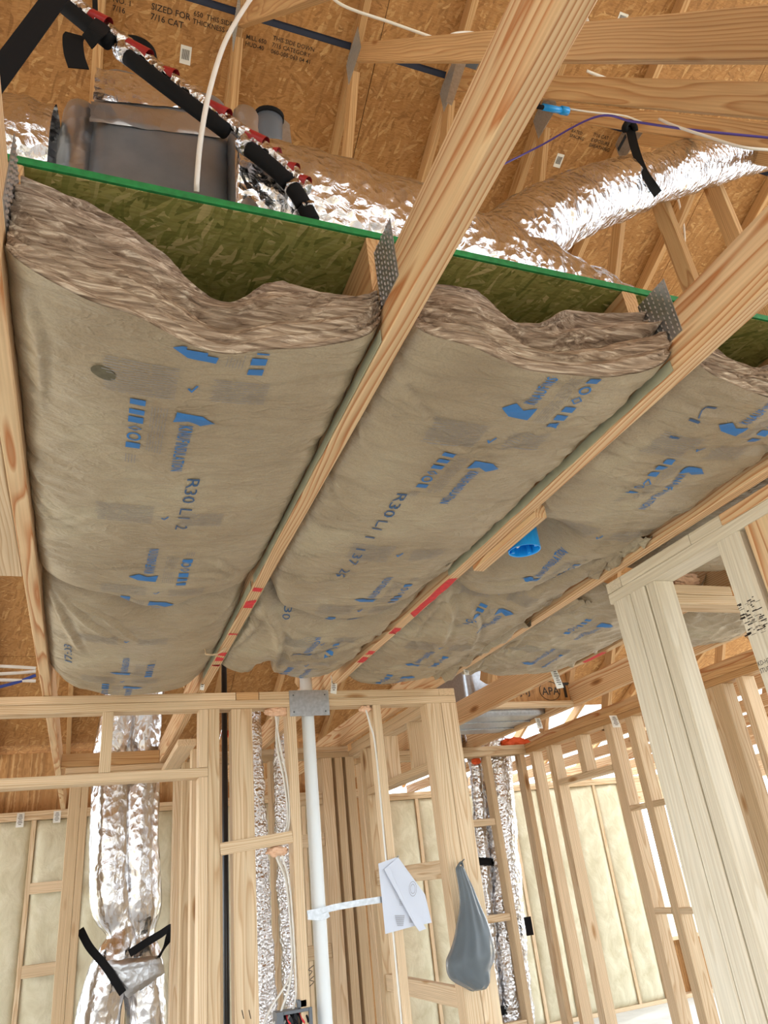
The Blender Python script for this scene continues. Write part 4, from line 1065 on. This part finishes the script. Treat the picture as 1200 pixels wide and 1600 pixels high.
ribbon('band_loop', [W(481, 1432, 'y', 3.503), W(503, 1433, 'y', 3.503), W(514, 1428, 'y', 3.503)], .024, .0015, M['galv'], hgr, (0, 0, 1))
# black gas pipe behind the king stud
gp = tube('gas_pipe', [(X(352, 1300, 3.63), 3.63, 0), (X(352, 1300, 3.63), 3.63, 2.62)], .0135, M['cabledark'], None, 14, 2)
tag(gp, 'thin black pipe rising just right of the door king stud', 'pipe')
def foamblob(label, c, r, mat, seed, sq=(1, .7, .6)):
    bm = bmesh.new(); bmesh.ops.create_icosphere(bm, subdivisions=4, radius=1)
    for v in bm.verts:
        k = 1+.35*noise.noise(v.co*2.1+Vector((seed, 0, 0)))+.22*noise.noise(v.co*5.3+Vector((0, seed, 0)))
        v.co = Vector((v.co.x*sq[0], v.co.y*sq[1], v.co.z*sq[2]))*k*r
    vs = [Vector(c)+v.co for v in bm.verts]; fs = [tuple(v.index for v in f.verts) for f in bm.faces]; bm.free()
    o = wmesh('sealing_foam', vs, fs, M[mat], None, True)
    return tag(o, label, 'foam', 'blobs of sealing foam')
foamblob('peach foam blob under the top plate left of the white pipe', (X(432, 1114, 3.53), 3.53, ZP-.016), .05, 'foam', 1, (1.1, .7, .42))
foamblob('peach foam blob under the top plate right of the white pipe', (X(571, 1107, 3.53), 3.53, ZP-.014), .032, 'foam', 2, (1, .7, .5))
foamblob('peach foam blob on the short blocking between the studs', (X(432, 1328, 3.53), 3.53, zb-.04), .045, 'foam', 3, (1, .7, .45))
foamblob('orange fire foam beside the black pipe near the ceiling', (X(356, 1147, 3.66), 3.66, Z(356, 1147, 3.66)), .028, 'foamorange', 4)
foamblob('pink foam lump where five white cables leave the near wall plate', W(1066, 905, 'y', 2.06), .055, 'foam', 5, (1.3, .5, .55))
foamblob('orange foam at the top of the back room duct, left side', (X(749, 1192, 5.45), 5.50, ZP-.02), .04, 'foamorange', 6)
foamblob('orange foam lump above the back room plates', (X(803, 1150, 5.5), 5.52, ZC+.03), .09, 'foamorange', 7, (1.4, .6, .5))
# cables on the front wall
wg = 'white cables on the studs'
xcl = xs0-.006
for k, (dx, dy) in enumerate(((0, 0), (-.012, .012), (-.004, .026))):
    cable(('front', 'middle', 'rear')[k]+' one of three white cables down the stud left of the white pipe', [(X(430, 1118, 3.53)+k*.012, 3.53+dy, ZP-.02), (xcl-.03+dx, 3.53+dy, 2.20), (xcl+dx, 3.53+dy, 2.02), (xcl+dx*.5, 3.53+dy, 1.85), (xcl-.04+dx*2, 3.53+dy, 1.735), (xcl-.01+dx, 3.53+dy, 1.60), (xcl+dx, 3.53+dy, 1.30), (xcl-.01-k*.05, 3.53, 1.16), (xcl-.07-k*.04, 3.53, 1.09)], .0045, grp=wg)
cable('white cable running down the stud that holds the papers', [(X(571, 1112, 3.53), 3.52, ZP-.02), (X(579, 1130, 3.5), 3.51, 2.27), (xs1-.004, 3.51, 2.15), (xs1-.005, 3.51, 1.7), (xs1-.004, 3.512, 1.2), (xs1-.004, 3.512, .6)], .005, grp=wg)
for k in range(5):
    a = W(1042+k*8, 912, 'y', 2.06); b_ = W(1046+k*2.5, 990, 'y', 2.10)
    cable(('leftmost', 'second', 'middle', 'fourth', 'rightmost')[k]+' of five white cables dropping from the pink foam', [a, a.lerp(b_, .45)+Vector((.006*(k-2), 0, 0)), b_, b_+Vector((0, .01, -.8))], .0050, grp='five white cables behind the near post')
# electrical box at the bottom
eb = thing('outlet_box', 'open grey electrical box full of red and black wires at the bottom', 'electrical box', (.86, 3.5, 1.05))
ex0, ex1, ez1 = X(432, 1582, 3.49), X(488, 1580, 3.49), Z(460, 1578, 3.49)
abox('back_panel', ex0, ex1, 3.555, 3.56, ez1-.16, ez1, M['plasticgrey'], eb, .0005)
for a in ((ex0, ex0+.028, 3.488, 3.554, ez1-.16, ez1), (ex1-.014, ex1, 3.488, 3.554, ez1-.16, ez1), (ex0+.029, ex1-.015, 3.488, 3.554, ez1-.012, ez1)):
    abox('side_panel', *a, M['plasticgrey'], eb, .001)
for k in range(7):
    x0 = ex0+.036+k*.014
    tube('wire', [(x0, 3.53, ez1-.014), (x0+.006*(-1)**k, 3.50, ez1-.03), (x0+.01, 3.505, ez1-.055), (x0-.006, 3.53, ez1-.09)], .0042, M['red' if k in (1, 5) else 'black'], eb, 8, 6)
abox('cable_clamp', ex1-.055, ex1-.02, 3.50, 3.53, ez1+.001, ez1+.03, M['plasticgrey'], eb, .003)
# papers pinned to the stud
ppr = thing('paper_sheets', 'folded white printed sheets pinned to a stud', 'paper', W(620, 1400, 'y', 3.485))
def P5(x, y, Y): return W(580+x/5.4545, 1310+y/5.4545, 'y', Y)
sheet('sheet', [P5(60, 215, 3.488), P5(215, 160, 3.492), P5(300, 500, 3.480), P5(385, 742, 3.472), P5(120, 815, 3.478)], M['paper'], ppr, .0012)
sheet('sheet', [P5(110, 262, 3.482), P5(228, 160, 3.489), P5(458, 478, 3.470), P5(515, 718, 3.462), P5(440, 735, 3.460), P5(300, 560, 3.470)], M['paper'], ppr, .0012)
sheet('folded_edge', [P5(108, 262, 3.479), P5(150, 240, 3.480), P5(468, 770, 3.455), P5(410, 792, 3.455), P5(370, 740, 3.460)], M['paper'], ppr, .0012)
ink = Flat()
for k in range(12): ink.rect(200+k*2, 655+k*8, 285-k, 658+k*8)
for k in range(9): ink.rect(325, 650+k*8, 352+k, 653+k*8)
for k in range(7): ink.rect(240, 520+k*8, 270, 522+k*8)
o = wmesh('printed_lines', [P5(x, y, 3.4725-.0035) for x, y in ink.v], ink.f, M['inkgrey'], ppr); o['kind'] = 'stuff'
ring = []
for r0 in (38, 24):
    for k in range(16):
        a0, a1 = 2*pi*k/16, 2*pi*(k+1)/16
        ring.append([(355+(r0+d)*cos(a)*.8, 430+(r0+d)*1.6*sin(a)) for a, d in ((a0, 0), (a1, 0), (a1, 2.5), (a0, 2.5))])
v = [P5(x, y, 3.4665) for q in ring for x, y in q]
o = wmesh('printed_drawing', v, [tuple(range(4*k, 4*k+4)) for k in range(len(ring))], M['inkgrey'], ppr); o['kind'] = 'stuff'
tube('push_pin', [P5(225, 158, 3.50), P5(232, 150, 3.478)], .003, M['galv'], ppr, 8, 2)
# plastic bag on a nail
bg_ = thing('plastic_bag', 'grey plastic bag hanging from a nail on the corner post', 'bag', P5(830, 1000, 3.44))
outl = [(238, 722, 768), (262, 716, 790), (330, 728, 820), (420, 742, 862), (520, 752, 900), (620, 748, 940), (720, 726, 982), (820, 708, 1012), (920, 676, 1034), (1010, 640, 1040), (1080, 640, 1028), (1140, 656, 1004), (1190, 690, 1004), (1240, 775, 1004), (1275, 830, 985), (1290, 865, 940)]
vs, fs = [], []; n = 72
P_ = catmull([(a, b, c) for a, b, c in outl], 5); m = len(P_)
for j, p in enumerate(P_):
    l, r = P5(p.y, p.x, 3.43), P5(p.z, p.x, 3.43); c = (l+r)/2; hw = (r-l).length/2; tt = j/(m-1)
    for k in range(n):
        a = 2*pi*k/n
        fold = .10*sin(a*11+3*sin(tt*5))*(1-tt)**.8 + .10*noise.noise(Vector((cos(a)*3, sin(a)*3, tt*7)))*tt**.5*1.6
        rr = 1+fold*(.9 if 0 < j < m-1 else .3)
        vs.append((c.x+hw*cos(a)*(1+fold*.15), c.y-.005+.62*max(hw, .012)*sin(a)*rr, c.z+.008*noise.noise(Vector((cos(a)*4, sin(a)*4, tt*9)))*tt))
for j in range(m-1):
    for k in range(n): fs.append((j*n+k, j*n+(k+1) % n, (j+1)*n+(k+1) % n, (j+1)*n+k))
fs.append(tuple((m-1)*n+k for k in range(n))); fs.append(tuple(range(n-1, -1, -1)))
wmesh('bag_film', vs, fs, M['bag'], bg_, True)
tube('handle_loop', [P5(730, 262, 3.435), P5(748, 225, 3.452), P5(768, 205, 3.468), P5(778, 225, 3.45), P5(782, 262, 3.435)], .006, M['bag'], bg_, 8, 6)
nl = tube('nail', [P5(758, 214, 3.51), P5(792, 178, 3.455)], .0024, M['plasticgrey'], None, 8, 1); tag(nl, 'bent nail in the corner post holding the grey bag', 'nail')

# ================================================================== DUCTS IN THE BACK ROOMS
def vduct(label, pts, r, seed, mat='foil', grp='upright silver ducts in the back rooms', n=40, sub=60, extra=None, cr=.012, ring=9, flat=1.0):
    t = thing('flex_duct', label, 'duct', (pts[0][0], pts[0][1], pts[0][2]), grp)
    tube('foil_sleeve', pts, r, M[mat], t, n, sub, crinkle(cr, ring, seed), caps=True, flat=flat)
    return t
Yd = 5.62
d1 = vduct('left one of the two fat silver ducts strapped in the doorway chase', [(.14, Yd, 0), (.15, Yd, .9), (.19, Yd, 1.20), (.265, Yd, 1.42), (.20, Yd+.01, 1.62), (.165, Yd, 1.9), (.155, Yd, 2.3), (.16, Yd, 2.6), (.20, Yd-.1, 3.0), (.22, Yd-.3, 3.3)],
           lambda s, t: .128-.035*exp(-((t-.36)/.05)**2), 3, 'foilsmooth', cr=.016, ring=2.2)
d2 = vduct('right one of the two fat silver ducts strapped in the doorway chase', [(.44, Yd+.02, 0), (.44, Yd+.02, .9), (.42, Yd+.02, 1.15), (.375, Yd+.03, 1.38), (.375, Yd+.03, 1.6), (.36, Yd+.02, 1.9), (.345, Yd+.02, 2.3), (.345, Yd+.02, 2.6), (.36, Yd-.1, 3.0), (.38, Yd-.3, 3.3)],
           lambda s, t: .125-.03*exp(-((t-.36)/.05)**2), 6, 'foilsmooth', cr=.016, ring=2.2)
o = patch('grey_tape', [(165, 1502), (250, 1492), (258, 1520), (200, 1560)], Yd-.155, M['foiltape'], d1, .02, 5)
for lab, pts in (('left black strap tying the fat ducts to the chase stud', [(125, 1452, 5.48), (140, 1480, 5.47), (165, 1510, 5.46), (192, 1552, 5.44)]), ('right black strap tying the fat ducts to the chase stud', [(202, 1490, 5.45), (230, 1472, 5.45), (250, 1460, 5.44), (267, 1450, 5.42), (262, 1470, 5.42), (248, 1496, 5.44)])):
    strap(lab, [W(a, b, 'y', y) for a, b, y in pts], .045, (.6, 0, .8))
vduct('thin silver duct just right of the wide flat stud', [(.975, 4.6, .0), (.962, 4.6, 1.0), (.945, 4.6, 1.55), (.93, 4.6, 2.1), (.92, 4.62, 2.6)], .055, 8, 'foilfine', n=24, sub=60, cr=.012, ring=14)
vduct('thin silver duct behind the cables left of the white pipe', [(1.21, 5.0-.02, 0), (1.20, 4.96, 1.0), (1.185, 4.96, 1.8), (1.19, 4.95, 2.3), (1.21, 4.95, 2.7)], .062, 9, 'foilfine', n=24, sub=60, cr=.014, ring=14)
t3 = vduct('broad silver duct in the back room beside the corner studs', [(2.93, 5.66, 0), (2.97, 5.66, .7), (3.05, 5.66, 1.6), (3.13, 5.66, 2.3), (3.13, 5.66, 2.7)], .150, 12, n=40, sub=60)
t4 = vduct('slim left silver duct with black bands in the back room', [(2.62, 5.62, 0), (2.66, 5.62, .8), (2.735, 5.62, 1.6), (2.79, 5.62, 2.2), (2.80, 5.62, 2.6)], .054, 14, n=24, sub=50)
t5 = vduct('slim right silver duct with black bands in the back room', [(2.75, 5.57, 0), (2.79, 5.57, .8), (2.855, 5.57, 1.6), (2.905, 5.57, 2.2), (2.915, 5.57, 2.6)], .050, 15, n=24, sub=50)
for t_, x_, zz in ((t4, 2.735, 1.6), (t5, 2.857, 1.62), (t4, 2.645, .66), (t5, 2.783, .68)):
    yy = 5.62 if t_ is t4 else 5.57
    tube('black_band', [(x_-.003, yy, zz-.025), (x_+.003, yy, zz+.025)], .062, M['black'], t_, 24, 2)
q = W(826, 1447, 'y', 5.49); sheet('black_label', [q+Vector((-.03, 0, -.06)), q+Vector((.03, 0, -.06)), q+Vector((.03, 0, .06)), q+Vector((-.03, 0, .06))], M['black'], t3, .002)
gd = thing('metal_duct', 'dull grey rectangular duct between the trusses over the back room', 'duct', (2.58, 4.6, 2.5))
rounded_box('duct_body', 2.302, 2.864, 4.34, 5.0, 2.462, 2.80, .01, M['galv'], gd, 2)
for yy in (4.55, 4.78): abox('seam_rib', 2.303, 2.863, yy, yy+.02, 2.455, 2.4618, M['galv'], gd, .001)
rim = thing('rim_board', 'strand board rim with a stamped circle between two trusses', 'board', (2.58, 4.05, 2.5))
abox('strand_panel', 2.302, 2.864, 4.03, 4.048, ZC+.035, ZC+.26, M['osb'], rim, .0005)
abox('bottom_flange', 2.302, 2.864, 4.01, 4.068, ZC+.001, ZC+.034, M['stud'], rim)
fl_ = Flat(); fl_.add(text_mesh('APA', .07, .01), lambda x, y: (2.66+x, ZC+.075+y)); fl_.add(text_mesh('1J.1J', .06, .01), lambda x, y: (2.47+x, ZC+.08+y)); fl_.add(text_mesh('T', .13, .03), lambda x, y: (2.795+x, ZC+.06+y))
o = wmesh('stamp', [(x, 4.0285, z) for x, z in fl_.v], fl_.f, M['blackink'], rim); o['kind'] = 'stuff'
tube('stamp_ring', [(2.72+.075*cos(a*pi/10), 4.0285, ZC+.10+.06*sin(a*pi/10)) for a in range(21)], .002, M['blackink'], rim, 6, 2)

# ================================================================== MARKS AND TAGS
def red_marks(ti, spots):
    x = CX[ti]
    for ya, yb in spots:
        rr = random.Random(int(ya*100)); L = []
        n = 8
        for k in range(n+1): L.append((x-.0185, ya+(yb-ya)*k/n))
        a = [(x-.0185+rr.uniform(0, .006), ya+rr.uniform(-.01, .01))]+[(x-.018+rr.uniform(0, .004), ya+(yb-ya)*k/n) for k in range(1, n)]
        b = [(x+.018-rr.uniform(0, .006), ya+(yb-ya)*k/n+rr.uniform(-.012, .012)) for k in range(n, -1, -1)]
        wmesh('paint_mark', [(p[0], p[1], ZC-.0008) for p in a+b], [tuple(range(len(a+b)))], M['red'], trusses[ti])
red_marks(2, [(2.16, 2.20), (2.28, 2.36), (2.62, 2.645), (2.87, 2.90), (2.93, 2.985), (3.03, 3.05)])
red_marks(3, [(2.03, 2.42), (2.54, 2.62), (2.84, 2.90), (2.93, 3.02)])
red_marks(5, [(2.86, 3.05)])
def tagstrip(label, px, py, Y, w_, h_, lean=0.0, ax='y'):
    p = W(px, py, ax, Y); t = thing('paper_tag', label, 'tag', p, 'white paper tags on the trusses')
    pts = [p+Vector((0, -.002, 0)), p+Vector((lean*.3, -.012, -h_*.5)), p+Vector((lean, -.016, -h_))]
    ribbon('tag_strip', pts, w_, .0006, M['label'], t, (1, 0, 0), 5)
    v, f = [], []
    for k in range(7):
        q = pts[0].lerp(pts[2], .15+k*.11)+Vector((0, -.006, 0)); hw = w_*.32*(.6+.4*((k*7) % 3)/2); n = len(v)
        v += [q+Vector((-hw, 0, -h_*.02)), q+Vector((hw, 0, -h_*.02)), q+Vector((hw, 0, h_*.02)), q+Vector((-hw, 0, h_*.02))]; f.append((n, n+1, n+2, n+3))
    o = wmesh('tag_print', v, f, M['blackink'], t); o['kind'] = 'stuff'
tagstrip('white printed tag beside the steel guard plate', 521, 1056, 3.38, .030, .09, -.012)
tagstrip('small white tag at the far end of the truss by the wall corner', 725, 1040, 3.15, .026, .05)
tagstrip('long white printed tag hanging left of the near post', 864, 1046, 3.15, .042, .10, .01)
tagstrip('white tag above the back room plates', 839, 1122, 4.2, .04, .07)
tagstrip('white tag at the top of the back room corner wall', 957, 1118, 4.1, .06, .08)
tagstrip('white tag on the truss at the far right', 1104, 1093, 4.088, .06, .10, .03, 'x')
tagstrip('left white tag at the far end of the doorway trusses', 33, 1270, 7.617, .06, .12)
tagstrip('right white tag at the far end of the doorway trusses', 90, 1267, 7.617, .06, .10)
tagstrip('white torn tag at the chord end over the doorway', 318, 1052, 3.36, .018, .08, -.01)
# wires left of the first chord
for k, (y0, y1, mt, lab) in enumerate(((1040, 1044, 'cable', 'upper white cable left of the first truss'), (1054, 1049, 'cable', 'middle white cable left of the first truss'), (1062, 1064, 'cable', 'lower white cable left of the first truss'), (1078, 1055, 'bluewire', 'blue cable left of the first truss'))):
    cable(lab, [W(-20, y0, 'y', 3.9), W(25, (y0+y1)/2, 'y', 3.9), W(56, y1, 'y', 3.9)], .008, mt, 'cables left of the first truss')
# mill stamp and marks on the near stud
ms = Flat(); rr = random.Random(4)
for k in range(60):
    a, b = rr.uniform(1.426, 1.50), rr.uniform(2.07, 2.17); ms.rect(a, b, a+rr.uniform(.004, .02), b+rr.uniform(.001, .004))
ms.add(text_mesh('KD-HT SPF', .018), lambda x, y: (1.505-x*.8, 1.99+y)); ms.add(text_mesh('STUD 042', .018), lambda x, y: (1.505-x*.8, 1.97+y))
o = wmesh('mill_stamp', [(1.6992, y, z) for y, z in ms.v], ms.f, M['blackink'], wn); o['kind'] = 'stuff'

# scribbles on the stud beside the pipe
for q in (((600, 70), (530, 135), (580, 150), (540, 210)), ((605, 215), (550, 270), (605, 290), (545, 355))):
    ribbon('pencil_scribble', [W(420+a/8.57, 1500+b/8.57, 'y', YW-.0006) for a, b in q], .003, .0006, M['blackink'], wf, (0, 0, 1), 3)
for a in ((378, 1578, 381, 1592), (389, 1578, 392, 1592)):
    ribbon('pencil_scribble', [W(a[0], a[1], 'y', YW+.0112), W(a[2], a[3], 'y', YW+.0112)], .003, .0006, M['blackink'], wf, (1, 0, 0), 2)
# curled splinter on the second truss
ribbon('splinter', [W(352, 1012, 'z', ZC-.001), W(345, 1019, 'z', ZC-.006), W(334, 1023, 'z', ZC-.016), W(323, 1022, 'z', ZC-.02), W(320, 1016, 'z', ZC-.012)], .014, .0016, M['stud'], trusses[2], (.3, 1, 0), 6)
# torn, crumpled paper edges hanging beside the fourth truss
def crumple(name, x0, x1, y0, y1, z, amp, seed, root, N=26):
    vs = []
    for j in range(N+1):
        for i in range(N//2+1):
            u, v = i/(N//2), j/N; p = Vector((x0+(x1-x0)*u, y0+(y1-y0)*v, 0))
            n1 = abs(noise.noise(Vector((u*3+seed, v*5, 1)))); n2 = abs(noise.noise(Vector((u*8, v*12+seed, 2))))
            e = .03*(u < .01)*0
            vs.append((p.x+.02*noise.noise(Vector((v*6, u*3, seed))), p.y+.02*noise.noise(Vector((u*6, v*3, seed+4))), z - amp*(n1*1.5+n2*.6)*(.35+.65*u)))
    w1 = N//2+1
    fs = [(j*w1+i, (j+1)*w1+i, (j+1)*w1+i+1, j*w1+i+1) for j in range(N) for i in range(N//2)]
    wmesh(name, vs, fs, M['facing'], root, True)
crumple('torn_paper', 1.52, 1.634, 2.45, 3.28, 2.452, .035, 3, b3b.root)
crumple('torn_paper', 1.56, 1.634, 1.68, 2.02, 2.466, .03, 8, b3.root)
crumple('torn_paper', 1.676, 1.76, 2.2, 3.2, 2.450, .035, 5, b4.root)
